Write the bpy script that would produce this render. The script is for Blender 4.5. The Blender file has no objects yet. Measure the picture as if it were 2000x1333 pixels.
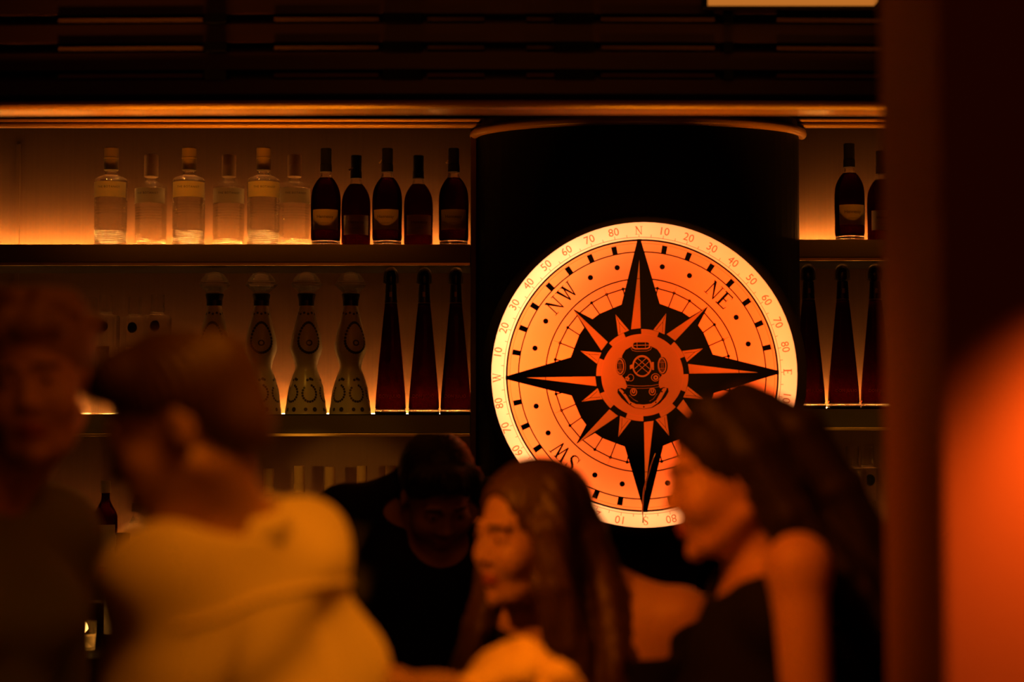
import bpy, bmesh, math, random
import numpy as np
from mathutils import Vector, Matrix
from mathutils.geometry import delaunay_2d_cdt

random.seed(7); RNG = np.random.default_rng(7)
SC = bpy.context.scene
COL = SC.collection
D2R = math.radians

# ------------------------------------------------------------------ camera
FPX, CX, CY, TILT, EYE = 3500.0, 1000.0, 666.5, D2R(3.0), 1.6
cam_data = bpy.data.cameras.new('camera')
cam_data.sensor_width = 36.0
cam_data.lens = FPX * 36.0 / 2000.0
cam_data.clip_start = 0.05
cam_data.dof.use_dof = True
cam_data.dof.focus_distance = 4.95
cam_data.dof.aperture_fstop = 1.35
cam = bpy.data.objects.new('camera', cam_data)
COL.objects.link(cam)
cam.location = (0, 0, EYE)
cam.rotation_euler = (math.pi / 2 + TILT, 0, 0)
SC.camera = cam

# ------------------------------------------------------------------ world, exposure
world = bpy.data.worlds.new('world'); SC.world = world
world.use_nodes = True
world.node_tree.nodes['Background'].inputs[0].default_value = (1.0, 0.16, 0.02, 1)
world.node_tree.nodes['Background'].inputs[1].default_value = 0.006
SC.view_settings.view_transform = 'Standard'
SC.view_settings.look = 'None'
SC.view_settings.exposure = 0.0
SC.view_settings.gamma = 1.0
SC.view_settings.use_curve_mapping = False
SC.cycles.max_bounces = 10
SC.cycles.transparent_max_bounces = 16
SC.cycles.transmission_bounces = 10
SC.cycles.sample_clamp_indirect = 4.0
SC.cycles.caustics_refractive = True

def P(px, py, Y):
    """world point on the plane y = Y that the photograph shows at pixel (px, py)"""
    u, v = (px - CX) / FPX, (CY - py) / FPX
    dy = math.cos(TILT) - v * math.sin(TILT); dz = math.sin(TILT) + v * math.cos(TILT)
    t = Y / dy
    return Vector((u * t, Y, EYE + dz * t))

def lamp(kind, name, loc, color, energy, target=None, size=0.1, spot=None, blend=0.5, size_y=None):
    l = bpy.data.lights.new(name, kind); l.color = color; l.energy = energy
    if kind == 'AREA':
        l.shape = 'RECTANGLE' if size_y else 'DISK'; l.size = size
        if size_y: l.size_y = size_y
    else:
        l.shadow_soft_size = size
    if kind == 'SPOT':
        l.spot_size = D2R(spot); l.spot_blend = blend
    o = bpy.data.objects.new(name, l); COL.objects.link(o); o.location = loc
    if target is not None:
        o.rotation_euler = (Vector(target) - Vector(loc)).to_track_quat('-Z', 'Y').to_euler()
    return o

AMBER = (1.0, 0.25, 0.004)
ORANGE = (1.0, 0.21, 0.004)
RED = (1.0, 0.17, 0.003)
# ceiling downlights over the guests and a few dim ones over the bar
lamp('SPOT', 'ceiling_spot', (0.35, 1.75, 2.95), AMBER, 118, (-0.28, 2.42, 1.32), 0.28, 23, 1.0)
lamp('SPOT', 'ceiling_spot', (0.25, 1.7, 2.95), AMBER, 120, (0.0, 2.66, 1.24), 0.07, 14, 0.8)
lamp('SPOT', 'ceiling_spot', (-0.7, 1.4, 2.75), RED, 115, (0.38, 2.75, 1.42), 0.12, 24, 1.0)
lamp('SPOT', 'ceiling_spot', (-0.95, 2.1, 2.3), ORANGE, 58, (0.0, 3.15, 1.42), 0.08, 16, 1.0)
lamp('SPOT', 'ceiling_spot', (0.2, 1.2, 2.6), ORANGE, 7, (-0.75, 2.7, 1.5), 0.12, 34, 0.9)
lamp('AREA', 'ceiling_glow', (0.0, 2.6, 2.95), ORANGE, 2, (0.0, 4.2, 1.2), 1.2)
# unseen uplights added below to brighten the cornice mouldings
for x_, e_, s_ in ((-0.75, 9.0, 0.9), (0.38, 3.5, 0.4), (0.98, 3.0, 0.4)):
    u_ = lamp('AREA', 'moulding_fill', (x_, 4.36, 1.10), AMBER, e_, (x_, 4.62, 2.45), s_, size_y=0.05)
    u_.data.spread = D2R(46)
for x_, e_ in ((-1.0, 1.8), (-0.55, 1.4), (0.45, 0.8), (1.0, 1.0)):  # unseen fill lamps added to light the front of the bulkhead
    u_ = lamp('AREA', 'bulkhead_fill', (x_, 3.92, 1.10), AMBER, e_, (x_, 4.22, 2.40), 0.4, size_y=0.05)
    u_.data.spread = D2R(40)
OLIVE_L = (1.0, 0.40, 0.03)
for x_, e_ in ((-1.1, 3.0), (-0.6, 3.6), (-0.15, 1.6), (1.05, 2.4)):
    lamp('SPOT', 'bulkhead_downlight', (x_, 4.28, 2.34), OLIVE_L, e_, (x_, 5.06, 1.32), 0.03, 44, 0.7)
lamp('SPOT', 'shelf_fill', (-0.95, 3.62, 1.55), OLIVE_L, 26.0, (-0.53, 5.15, 1.42), 0.02, 15, 0.6)  # unseen spot added to bring out the lowest row of caps
lamp('SPOT', 'shelf_fill', (0.72, 3.62, 1.50), OLIVE_L, 4.0, (1.0, 5.1, 1.40), 0.04, 30, 1.0)  # unseen spot added for the lower shelves on the right
lamp('AREA', 'room_fill', (0.3, 0.2, 2.9), (1.0, 0.14, 0.006), 2.2, (0.3, 3.0, 1.6), 1.6)  # added fill lamp that lifts the shadows everywhere

# ------------------------------------------------------------------ materials
MATS = {}
def mat(name, color, rough=0.5, metal=0.0, trans=0.0, spec=0.5, emit=None, estr=0.0, sss=0.0, bump=None, ior=1.45, noise=None):
    if name in MATS: return MATS[name]
    m = bpy.data.materials.new(name); m.use_nodes = True
    nt = m.node_tree; b = nt.nodes['Principled BSDF']
    b.inputs['Base Color'].default_value = (*color, 1)
    b.inputs['Roughness'].default_value = rough
    b.inputs['Metallic'].default_value = metal
    b.inputs['IOR'].default_value = ior
    b.inputs['Specular IOR Level'].default_value = spec
    b.inputs['Transmission Weight'].default_value = trans
    if emit:
        b.inputs['Emission Color'].default_value = (*emit, 1); b.inputs['Emission Strength'].default_value = estr
    if sss:
        b.inputs['Subsurface Weight'].default_value = sss
        b.inputs['Subsurface Radius'].default_value = (0.02, 0.008, 0.004)
    tc = nt.nodes.new('ShaderNodeTexCoord')
    if noise:                                   # (scale, darker colour, (sx,sy,sz))
        mp = nt.nodes.new('ShaderNodeMapping'); mp.inputs['Scale'].default_value = noise[2]
        n = nt.nodes.new('ShaderNodeTexNoise'); n.inputs['Scale'].default_value = noise[0]; n.inputs['Detail'].default_value = 5
        mx = nt.nodes.new('ShaderNodeMix'); mx.data_type = 'RGBA'
        mx.inputs['A'].default_value = (*color, 1); mx.inputs['B'].default_value = (*noise[1], 1)
        nt.links.new(tc.outputs['Object'], mp.inputs['Vector']); nt.links.new(mp.outputs[0], n.inputs['Vector'])
        nt.links.new(n.outputs['Fac'], mx.inputs['Factor']); nt.links.new(mx.outputs['Result'], b.inputs['Base Color'])
    if bump:                                    # (scale, strength, (sx,sy,sz), distance)
        mp = nt.nodes.new('ShaderNodeMapping'); mp.inputs['Scale'].default_value = bump[2]
        n = nt.nodes.new('ShaderNodeTexNoise'); n.inputs['Scale'].default_value = bump[0]; n.inputs['Detail'].default_value = 4
        bp = nt.nodes.new('ShaderNodeBump'); bp.inputs['Strength'].default_value = bump[1]; bp.inputs['Distance'].default_value = bump[3]
        nt.links.new(tc.outputs['Object'], mp.inputs['Vector']); nt.links.new(mp.outputs[0], n.inputs['Vector'])
        nt.links.new(n.outputs['Fac'], bp.inputs['Height']); nt.links.new(bp.outputs[0], b.inputs['Normal'])
    MATS[name] = m
    return m

def paper(name, color, t=0.5):
    """thin sheet that lets light through"""
    m = bpy.data.materials.new(name); m.use_nodes = True; nt = m.node_tree; nt.nodes.clear()
    o = nt.nodes.new('ShaderNodeOutputMaterial'); mx = nt.nodes.new('ShaderNodeMixShader')
    d = nt.nodes.new('ShaderNodeBsdfDiffuse'); tr = nt.nodes.new('ShaderNodeBsdfTranslucent')
    for n in (d, tr): n.inputs['Color'].default_value = (*color, 1)
    mx.inputs[0].default_value = t
    nt.links.new(d.outputs[0], mx.inputs[1]); nt.links.new(tr.outputs[0], mx.inputs[2]); nt.links.new(mx.outputs[0], o.inputs[0])
    MATS[name] = m; return m

def glass(name, color, t=0.4, ior=1.45, rough=0.0, bump=None, tcol=None):
    """glass, partly passing light straight through the way a thin wall does"""
    m = bpy.data.materials.new(name); m.use_nodes = True; nt = m.node_tree; nt.nodes.clear()
    o = nt.nodes.new('ShaderNodeOutputMaterial'); mx = nt.nodes.new('ShaderNodeMixShader')
    g = nt.nodes.new('ShaderNodeBsdfGlass'); tr = nt.nodes.new('ShaderNodeBsdfTransparent')
    g.inputs['Color'].default_value = (*color, 1); g.inputs['IOR'].default_value = ior; g.inputs['Roughness'].default_value = rough
    tr.inputs['Color'].default_value = (*(tcol or color), 1)
    mx.inputs[0].default_value = t
    nt.links.new(g.outputs[0], mx.inputs[1]); nt.links.new(tr.outputs[0], mx.inputs[2]); nt.links.new(mx.outputs[0], o.inputs[0])
    if bump:
        tc = nt.nodes.new('ShaderNodeTexCoord')
        mp = nt.nodes.new('ShaderNodeMapping'); mp.inputs['Scale'].default_value = bump[2]
        n = nt.nodes.new('ShaderNodeTexNoise'); n.inputs['Scale'].default_value = bump[0]
        bp = nt.nodes.new('ShaderNodeBump'); bp.inputs['Strength'].default_value = bump[1]; bp.inputs['Distance'].default_value = bump[3]
        nt.links.new(tc.outputs['Object'], mp.inputs['Vector']); nt.links.new(mp.outputs[0], n.inputs['Vector'])
        nt.links.new(n.outputs['Fac'], bp.inputs['Height']); nt.links.new(bp.outputs[0], g.inputs['Normal'])
    MATS[name] = m; return m

def emitter(name, color, strength):
    m = bpy.data.materials.new(name); m.use_nodes = True; nt = m.node_tree; nt.nodes.clear()
    o = nt.nodes.new('ShaderNodeOutputMaterial'); e = nt.nodes.new('ShaderNodeEmission')
    e.inputs[0].default_value = (*color, 1); e.inputs[1].default_value = strength
    nt.links.new(e.outputs[0], o.inputs[0]); MATS[name] = m; return m

WOOD = mat('dark_wood', (0.10, 0.045, 0.02), 0.45, noise=(3.0, (0.05, 0.02, 0.01), (1, 8, 8)), bump=(6.0, 0.15, (1, 12, 12), 0.002))
BOARD = mat('bulkhead_board', (0.045, 0.020, 0.010), 0.5, noise=(3.0, (0.025, 0.011, 0.006), (1, 8, 8)))
WALL = mat('back_panel_veneer', (0.115, 0.056, 0.024), 0.6, noise=(4.0, (0.085, 0.040, 0.017), (30, 1, 0.6)), bump=(5.0, 0.25, (60, 1, 0.5), 0.002))
SHELF = mat('shelf_lacquer', (0.012, 0.008, 0.005), 0.8, spec=0.1)
EDGE = mat('olive_edge_lacquer', (0.15, 0.12, 0.06), 0.5)
LIP = mat('brushed_brass', (0.75, 0.55, 0.28), 0.38, metal=0.85)
MOULD = mat('moulding_varnish', (0.30, 0.17, 0.08), 0.3)
BLACK = mat('black_lacquer', (0.006, 0.005, 0.005), 0.5, spec=0.2)
MATTE = mat('matte_black', (0.004, 0.004, 0.004), 0.8, spec=0.1)
FLOOR = mat('floor_boards', (0.06, 0.035, 0.02), 0.5, noise=(2.0, (0.03, 0.015, 0.01), (1, 10, 1)))
PLASTER = mat('red_plaster', (0.30, 0.14, 0.06), 0.75, bump=(40.0, 0.15, (1, 1, 1), 0.002))
LED = emitter('led_strip_glow', (1.0, 0.36, 0.06), 330.0)
LED_HOT = emitter('diode_glow', (1.0, 0.42, 0.09), 430.0)
GIN_B = glass('clear_spirit_glass_lit', (0.97, 0.97, 0.95), 0.68, 1.40, 0.02, bump=(9.0, 0.7, (1, 1, 14), 0.004))  # same gin glass made clearer so the back-row labels look lit
INSET = mat('inset_strip_lit', (0.12, 0.065, 0.03), 0.35); INSET_SHADE = mat('inset_strip_shaded', (0.035, 0.018, 0.010), 0.4)  # one wood, lightened for the lit bottom row, darkened for the rows above
LED_DIM = emitter('led_strip_glow_low', (1.0, 0.36, 0.06), 260.0)
COVE = emitter('cove_glow', (1.0, 0.30, 0.04), 0.5)
PAPER = paper('label_paper', (0.80, 0.72, 0.55), 0.55)
PAPER_T = paper('tax_paper', (0.60, 0.42, 0.25), 0.35)
INK = mat('label_ink', (0.10, 0.06, 0.04), 0.7)
GIN = glass('clear_spirit_glass', (0.97, 0.97, 0.95), 0.42, 1.40, 0.02, bump=(9.0, 0.7, (1, 1, 14), 0.004))
CLEAR = glass('clear_glass', (0.97, 0.97, 0.95), 0.35, 1.45, 0.0)
THICK = glass('thick_base_glass', (0.97, 0.96, 0.93), 0.15, 1.5, 0.0)
COGNAC = glass('cognac_glass', (0.13, 0.016, 0.003), 0.2, 1.40, 0.0, tcol=(0.07, 0.006, 0.001))
AMBERG = glass('amber_tequila_glass', (0.17, 0.045, 0.010), 0.25, 1.40, 0.0, tcol=(0.20, 0.035, 0.005))
GREEN = glass('dark_green_glass', (0.05, 0.07, 0.03), 0.1, 1.45, 0.05)
CERAM = mat('glazed_ceramic', (0.62, 0.60, 0.52), 0.25)
COBALT = mat('painted_glaze', (0.05, 0.05, 0.09), 0.3)
CAPB = mat('black_cap', (0.01, 0.009, 0.008), 0.35)
CAPG = mat('dull_gold_cap', (0.35, 0.26, 0.12), 0.45, metal=0.4)

# ------------------------------------------------------------------ mesh helpers
def tag(o, label=None, cat=None, group=None, kind=None):
    if label: o['label'] = label
    if cat: o['category'] = cat
    if group: o['group'] = group
    if kind: o['kind'] = kind
    return o

def link(name, me, parent=None, mats=()):
    o = bpy.data.objects.new(name, me); COL.objects.link(o)
    for m in mats: me.materials.append(m)
    if parent is not None: o.parent = parent
    return o

def empty(name, loc=(0, 0, 0), rz=0.0):
    o = bpy.data.objects.new(name, None); COL.objects.link(o); o.location = loc; o.rotation_euler = (0, 0, rz)
    o.empty_display_size = 0.05
    return o

def bm_obj(name, bm, m, parent=None, smooth=False, bevel=0.0):
    me = bpy.data.meshes.new(name); bm.normal_update(); bm.to_mesh(me); bm.free()
    if smooth:
        for p in me.polygons: p.use_smooth = True
    o = link(name, me, parent, m if isinstance(m, (list, tuple)) else (m,))
    if bevel:
        b = o.modifiers.new('bevel', 'BEVEL'); b.width = bevel; b.segments = 2; b.limit_method = 'ANGLE'
    return o

def box(bm, lo, hi, mi=0):
    x0, y0, z0 = lo; x1, y1, z1 = hi
    v = [bm.verts.new(c) for c in ((x0,y0,z0),(x1,y0,z0),(x1,y1,z0),(x0,y1,z0),(x0,y0,z1),(x1,y0,z1),(x1,y1,z1),(x0,y1,z1))]
    for f in ((3,2,1,0),(4,5,6,7),(0,1,5,4),(1,2,6,5),(2,3,7,6),(3,0,4,7)):
        bm.faces.new([v[i] for i in f]).material_index = mi

def box_obj(name, lo, hi, m, parent=None, bevel=0.0):
    bm = bmesh.new(); box(bm, lo, hi); return bm_obj(name, bm, m, parent, bevel=bevel)

def lathe(prof, seg=40, cap0=True, cap1=True, sq=None):
    """turn (radius, height) pairs about z; sq = superellipse exponent for squarish plans"""
    bm = bmesh.new(); rings = []
    for r, z in prof:
        ring = []
        for i in range(seg):
            a = 2 * math.pi * i / seg; c, s = math.cos(a), math.sin(a)
            k = 1.0 if not sq else 1.0 / (abs(c) ** sq + abs(s) ** sq) ** (1.0 / sq)
            ring.append(bm.verts.new((r * k * c, r * k * s, z)))
        rings.append(ring)
    for a, b in zip(rings, rings[1:]):
        for i in range(seg):
            j = (i + 1) % seg
            bm.faces.new((a[i], a[j], b[j], b[i]))
    if cap0: bm.faces.new(list(reversed(rings[0])))
    if cap1: bm.faces.new(rings[-1])
    return bm

def smooth_prof(pts, n=4):
    """Catmull-Rom through (r, z) points"""
    out = []
    p = [pts[0]] + list(pts) + [pts[-1]]
    for i in range(1, len(p) - 2):
        for k in range(n):
            t = k / n
            c = [0.5 * (2*p[i][j] + (-p[i-1][j]+p[i+1][j])*t + (2*p[i-1][j]-5*p[i][j]+4*p[i+1][j]-p[i+2][j])*t*t + (-p[i-1][j]+3*p[i][j]-3*p[i+1][j]+p[i+2][j])*t**3) for j in (0, 1)]
            out.append((max(c[0], 0.0005), c[1]))
    out.append(pts[-1]); return out

def tube(bm, pts, r, seg=8, r1=None):
    pts = [Vector(p) for p in pts]; rings = []; n = len(pts)
    for i, p in enumerate(pts):
        d = (pts[min(i+1, n-1)] - pts[max(i-1, 0)]).normalized()
        u = d.cross(Vector((0, 0, 1)))
        if u.length < 1e-3: u = d.cross(Vector((1, 0, 0)))
        u.normalize(); w = d.cross(u)
        rr = r if r1 is None else r + (r1 - r) * i / (n - 1)
        rings.append([bm.verts.new(p + rr * (math.cos(2*math.pi*k/seg) * u + math.sin(2*math.pi*k/seg) * w)) for k in range(seg)])
    for a, b in zip(rings, rings[1:]):
        for k in range(seg):
            bm.faces.new((a[k], a[(k+1) % seg], b[(k+1) % seg], b[k]))
    bm.faces.new(rings[0]); bm.faces.new(list(reversed(rings[-1])))

def text_tris(s, size=1.0, spacing=1.0):
    """flat triangles of a line of text, centred on the origin, digit height about size"""
    cu = bpy.data.curves.new('lettering', 'FONT'); cu.body = s; cu.size = size * 1.40; cu.align_x = 'CENTER'; cu.align_y = 'BOTTOM'
    cu.resolution_u = 3; cu.space_character = spacing
    o = bpy.data.objects.new('lettering', cu); COL.objects.link(o)
    me = bpy.data.meshes.new_from_object(o.evaluated_get(bpy.context.evaluated_depsgraph_get()))
    v = [tuple(x.co) for x in me.vertices]
    ys = [p[1] for p in v]; c = (min(ys) + max(ys)) / 2
    v = [(p[0], p[1] - c) for p in v]
    f = [tuple(p.vertices) for p in me.polygons]
    bpy.data.objects.remove(o); bpy.data.meshes.remove(me); bpy.data.curves.remove(cu)
    return v, f

def wrap_text(name, s, size, rad, z, m, parent, off=0.0006, spacing=1.0):
    """text bent round a cylinder facing -y"""
    v, f = text_tris(s, size, spacing)
    bm = bmesh.new(); R = rad + off
    vs = [bm.verts.new((R * math.sin(x / R), -R * math.cos(x / R), z + y)) for x, y in v]
    for t in f:
        try: bm.faces.new([vs[i] for i in t])
        except ValueError: pass
    return bm_obj(name, bm, m, parent)

def band(rad, z0, z1, a0, a1, n=24, th=0.0004):
    """curved label: a sheet with thickness round a cylinder, angle 0 faces -y"""
    bm = bmesh.new(); rows = []
    for k in range(n + 1):
        a = a0 + (a1 - a0) * k / n; s, c = math.sin(a), -math.cos(a)
        rows.append([bm.verts.new((R * s, R * c, z)) for R, z in ((rad, z0), (rad + th, z0), (rad + th, z1), (rad, z1))])
    for p, q in zip(rows, rows[1:]):
        for k in range(4):
            bm.faces.new((p[k], q[k], q[(k+1) % 4], p[(k+1) % 4]))
    bm.faces.new(rows[0]); bm.faces.new(list(reversed(rows[-1])))
    return bm

def dup(root, loc, rz=0.0, label=None, scale=None):
    r = root.copy(); COL.objects.link(r); r.location = loc; r.rotation_euler = (0, 0, rz)
    if label: r['label'] = label
    if scale: r.scale = scale
    for ch in list(root.children):
        c = ch.copy(); COL.objects.link(c); c.parent = r
        for g in list(ch.children):
            d = g.copy(); COL.objects.link(d); d.parent = c
    return r
# ================================================================== THE BACK BAR
YF, YB = 5.0, 5.32                      # shelf front edge and back panel
def top_z(py, Y=YF, px=1000): return P(px, py, Y).z
xL = -1.9; xCL = P(919, 600, YF).x; xCR = P(1538, 600, YF).x; xR = 1.75
zT, zM, zC = top_z(477.5), top_z(811), top_z(1136)
zTr, zMr, zCr = top_z(468), top_z(799), top_z(1128)

def struct(o): o['kind'] = 'structure'; return o
struct(box_obj('floor', (-2.6, -0.6, -0.06), (2.6, 5.5, 0.0), FLOOR))
struct(box_obj('wall_back', (-2.6, YB, 0.0), (2.6, YB + 0.1, 3.1), WALL))
struct(box_obj('ceiling', (-2.6, -0.6, 3.1), (2.6, 5.5, 3.16), MATTE))
struct(box_obj('wall_left', (-2.7, -0.6, 0.0), (-2.6, 5.5, 3.1), MATTE))
struct(box_obj('wall_right', (2.6, -0.6, 0.0), (2.7, 5.5, 3.1), MATTE))

# cabinet uprights that close the shelf bays against the black column, and a seam batten
def upright(name, x0, x1, z1, lab):
    o = box_obj(name, (x0, YF - 0.005, 1.05), (x1, YB, z1), WOOD, bevel=0.002)
    return tag(o, lab, 'panel')
zCap = P(0, 246, YF).z
upright('cabinet_upright', xCL, xCL + 0.016, zCap, 'slim wooden upright closing the left shelf bays beside the black column')
upright('cabinet_upright', xCR - 0.002, xCR + 0.014, zCap, 'slim wooden upright closing the right shelf bays beside the black column')
tag(box_obj('panel_batten', (P(31, 400, YB).x, YB - 0.004, 1.1), (P(39, 400, YB).x, YB, zCap), WALL, bevel=0.001), 'thin vertical batten on the glowing back panel left of the gin bottles', 'batten')

def shelf(name, x0, x1, z, lab, led, ledh, th=0.053):
    t = empty(name, ((x0 + x1) / 2, YF, z)); tag(t, lab, 'shelf', 'shelves of the back bar')
    w = (x1 - x0) / 2
    box_obj('board', (-w, 0, -th), (w, YB - YF - 0.014, 0), SHELF, t, bevel=0.0015)
    box_obj('front_edge', (-w, -0.004, -th + 0.001), (w, 0.0, -0.001), EDGE, t)
    box_obj('edge_trim', (-w, -0.006, -th - 0.007), (w, 0.006, -th + 0.001), LIP, t, bevel=0.001)
    box_obj('back_rail', (-w, YB - YF - 0.014, -th), (w, YB - YF, -0.018), SHELF, t)
    box_obj('strip_profile', (-w + 0.002, YB - YF - 0.066, 0.0), (w - 0.002, YB - YF - 0.0622, ledh), BLACK, t)
    box_obj('light_strip', (-w + 0.01, YB - YF - 0.062, 0.0005), (w - 0.01, YB - YF - 0.0610, ledh), led, t)
    if led is LED: box_obj('diode_line', (-w + 0.01, YB - YF - 0.0619, ledh + 0.0001), (w - 0.01, YB - YF - 0.0611, ledh + 0.0005), LED_HOT, t)
    return t
shelf('bottle_shelf', xL, xCL - 0.001, zT, 'upper dark shelf left of the column carrying the clear bottles', LED, 0.008)
shelf('bottle_shelf', xL, xCL - 0.001, zM, 'middle shelf left of the column carrying the painted decanters', LED, 0.0065)
shelf('bottle_shelf', xL, xCL - 0.001, zC, 'lowest shelf left of the column behind the white shirt', LED_DIM, 0.008)
shelf('bottle_shelf', xCR + 0.015, xR, zTr, 'upper dark shelf right of the column with two cognac bottles', LED, 0.008)
shelf('bottle_shelf', xCR + 0.015, xR, zMr, 'middle shelf right of the column with tall conical bottles', LED, 0.0065)
shelf('bottle_shelf', xCR + 0.015, xR, zCr, 'lowest shelf right of the column behind the long-haired woman', LED_DIM, 0.006)

# back counter, cupboards under it, and the bar top in front of the bartender
t = empty('back_counter', (0, 4.75, 0)); tag(t, 'dark counter running under the shelves of the back bar', 'counter')
box_obj('worktop', (-1.95, -0.22, 1.0), (1.8, 0.56, 1.04), SHELF, t, bevel=0.003)
box_obj('carcass', (-1.95, -0.18, 0.0), (1.8, 0.56, 1.0), WOOD, t)
for k in range(6):
    d = box_obj('door', (-1.93 + k*0.62, -0.205, 0.08), (-1.33 + k*0.62, -0.18, 0.97), WOOD, t, bevel=0.004)
    box_obj('handle', (-1.42 + k*0.62, -0.225, 0.75), (-1.40 + k*0.62, -0.205, 0.9), LIP, d)
t = empty('bar_counter', (0, 3.70, 0)); tag(t, 'dark wooden bar counter between the guests and the bartender', 'counter')
box_obj('bar_top', (-2.2, -0.17, 1.04), (2.0, 0.10, 1.075), WOOD, t, bevel=0.004)
box_obj('bar_front', (-2.2, -0.06, 0.0), (2.0, 0.12, 1.04), WOOD, t)

# ------------------------------------------------------------------ ledges overhead: swept mouldings that bow gently forward
def sweep(prof, x0, x1, Y0, bow, m, name, parent=None, n=48, mi=None):
    bm = bmesh.new(); rows = []
    for i in range(n + 1):
        x = x0 + (x1 - x0) * i / n
        yo = Y0 - bow * (1 - ((x + 0.1) / 1.6) ** 2)
        rows.append([bm.verts.new((x, yo + dy, z)) for dy, z in prof])
    k = len(prof)
    for a, b in zip(rows, rows[1:]):
        for j in range(k):
            bm.faces.new((a[j], b[j], b[(j+1) % k], a[(j+1) % k]))
    bm.faces.new(list(reversed(rows[0]))); bm.faces.new(rows[-1])
    return bm_obj(name, bm, m, parent)

def half_round(z0, z1, d, n=6):
    """rounded front between z0 and z1, d deep, closed at the back"""
    c, r = (z0 + z1) / 2, (z1 - z0) / 2
    pts = [(d, z0)] + [(-r * math.cos(a), c + r * math.sin(a)) for a in [(-math.pi/2) + math.pi*i/n for i in range(n+1)]] + [(d, z1)]
    return pts

zt = lambda py, Y: P(1000, py, Y).z
YS = 4.15                              # the bulkhead over the bar
bulk = empty('bulkhead', (0, 0, 0)); tag(bulk, 'dark boarded wooden bulkhead with long grooves across the top of the bar', 'bulkhead')
rows_py = [-40, -12, 45, 100, 153, 200]
sweep([(0.05, zt(208, YS)), (0.05, 3.1), (0.16, 3.1), (0.16, zt(208, YS))], -2.3, 2.3, YS, 0.045, BOARD, 'backing_board', bulk)
for a, b in zip(rows_py, rows_py[1:]):
    z1, z0 = zt(a + 7, YS), zt(b - 7, YS)
    sweep([(0.052, z0), (0.0, z0 + 0.004), (0.0, z1 - 0.003), (0.052, z1)], -2.3, 2.3, YS, 0.045, BOARD, 'board', bulk)
sweep([(0.052, zt(0, YS)), (0, zt(0, YS)), (0, 3.1), (0.052, 3.1)], -2.3, 2.3, YS, 0.045, BOARD, 'board', bulk)
segs = [(120, 402), (540, 742), (836, 946), (1028, 1082), (1172, 1392), (1512, 1722)]  # strips stand for the lit stretches of the ledges
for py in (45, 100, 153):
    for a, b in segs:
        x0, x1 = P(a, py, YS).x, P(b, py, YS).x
        sweep([(0.045, zt(py + 6, YS)), (0.0, zt(py + 5, YS)), (-0.004, zt(py - 2, YS)), (0.045, zt(py - 2, YS))], x0, x1, YS, 0.045, INSET if py == 153 else INSET_SHADE, 'inset_strip', bulk, 8)
    for c, w in ((427, 42), (788, 74), (1121, 76), (1418, 18)):
        x0, x1 = P(c - w/2, py, YS).x, P(c + w/2, py, YS).x
        sweep([(0.05, zt(py + 9, YS)), (-0.012, zt(py + 9, YS)), (-0.012, zt(py - 9, YS)), (0.05, zt(py - 9, YS))], x0, x1, YS, 0.045, MATTE, 'block', bulk, 3)
sweep(half_round(zt(221, YS), zt(205, YS), 0.06), -2.3, 2.3, YS - 0.008, 0.045, MOULD, 'bottom_moulding', bulk)
# slim cove light at the top right edge of the picture
t = empty('cove_light', (0, 0, 0)); tag(t, 'warm cove light strip along the very top right of the bulkhead', 'light')
cx0, cx1 = P(1385, 3, 4.0).x, P(1712, 3, 4.0).x
box_obj('lens', (cx0, 3.99, P(0, 5, 4.0).z), (cx1, 4.03, P(0, -9, 4.0).z), COVE, t)
box_obj('housing', (cx0 - 0.01, 4.03, P(0, 5, 4.0).z - 0.002), (cx1 + 0.01, 4.06, 3.1), MATTE, t)

# cornice over the shelves
cor = empty('cornice', (0, 0, 0)); tag(cor, 'stepped brown cornice running above the bottle shelves', 'cornice')
for a, b, y in ((230.5, 238, 4.955), (240.5, 248.5, 4.965)):
    sweep(half_round(zt(b, y), zt(a, y), 0.018, 8), -2.3, 2.3, y, 0.0, MOULD, 'moulding', cor)
zc0 = zt(247, 4.98)
sweep([(0.0, zc0 + 0.004), (0, 2.80), (0.02, 2.80), (0.02, zc0 + 0.004)], -2.3, 2.3, 4.98, 0.0, MATTE, 'fascia', cor)
sweep([(0.0, 2.80), (0, 2.82), (1.02, 2.82), (1.02, 2.80)], -2.3, 2.3, YS + 0.1, 0.0, MATTE, 'soffit', cor)

# ------------------------------------------------------------------ black half-round column with a ringed capital
YC = YF + 0.02
xc0, xc1 = P(932, 600, 4.98).x, P(1566, 600, 4.98).x
xm, hw = (xc0 + xc1) / 2, (xc1 - xc0) / 2
def bow_ring(bm, prof, hwx, depth, n=40, close=True):
    rows = []
    for i in range(n + 1):
        a = math.pi * i / n
        rows.append([bm.verts.new((xm - (hwx + o) * math.cos(a), YC - (depth + o) * math.sin(a), z)) for o, z in prof])
    k = len(prof)
    for p, q in zip(rows, rows[1:]):
        for j in range(k if close else k - 1):
            bm.faces.new((p[j], q[j], q[(j+1) % k], p[(j+1) % k]))
    if close: bm.faces.new(list(reversed(rows[0]))); bm.faces.new(rows[-1])
    return rows
col = empty('column', (0, 0, 0)); tag(col, 'broad black half-round column behind the glowing compass sign', 'column')
bm = bmesh.new()
zcol = P(1250, 236, 4.8).z
bow_ring(bm, [(0, 1.04), (0, zcol + 0.1), (-hw * 0.2, zcol + 0.1), (-hw * 0.2, 1.04)], hw, 0.24)
bm_obj('shaft', bm, BLACK, col, smooth=False)
zr = P(925, 262, YC).z
for o, dz, r in ((0.010, -0.004, 0.013), (-0.012, -0.022, 0.010)):
    bm = bmesh.new()
    bow_ring(bm, [(o + r * math.cos(a), zr + dz + r * math.sin(a)) for a in [2*math.pi*k/12 for k in range(12)]], hw, 0.24)
    bm_obj('ring_moulding', bm, MOULD, col, smooth=True)
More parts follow.
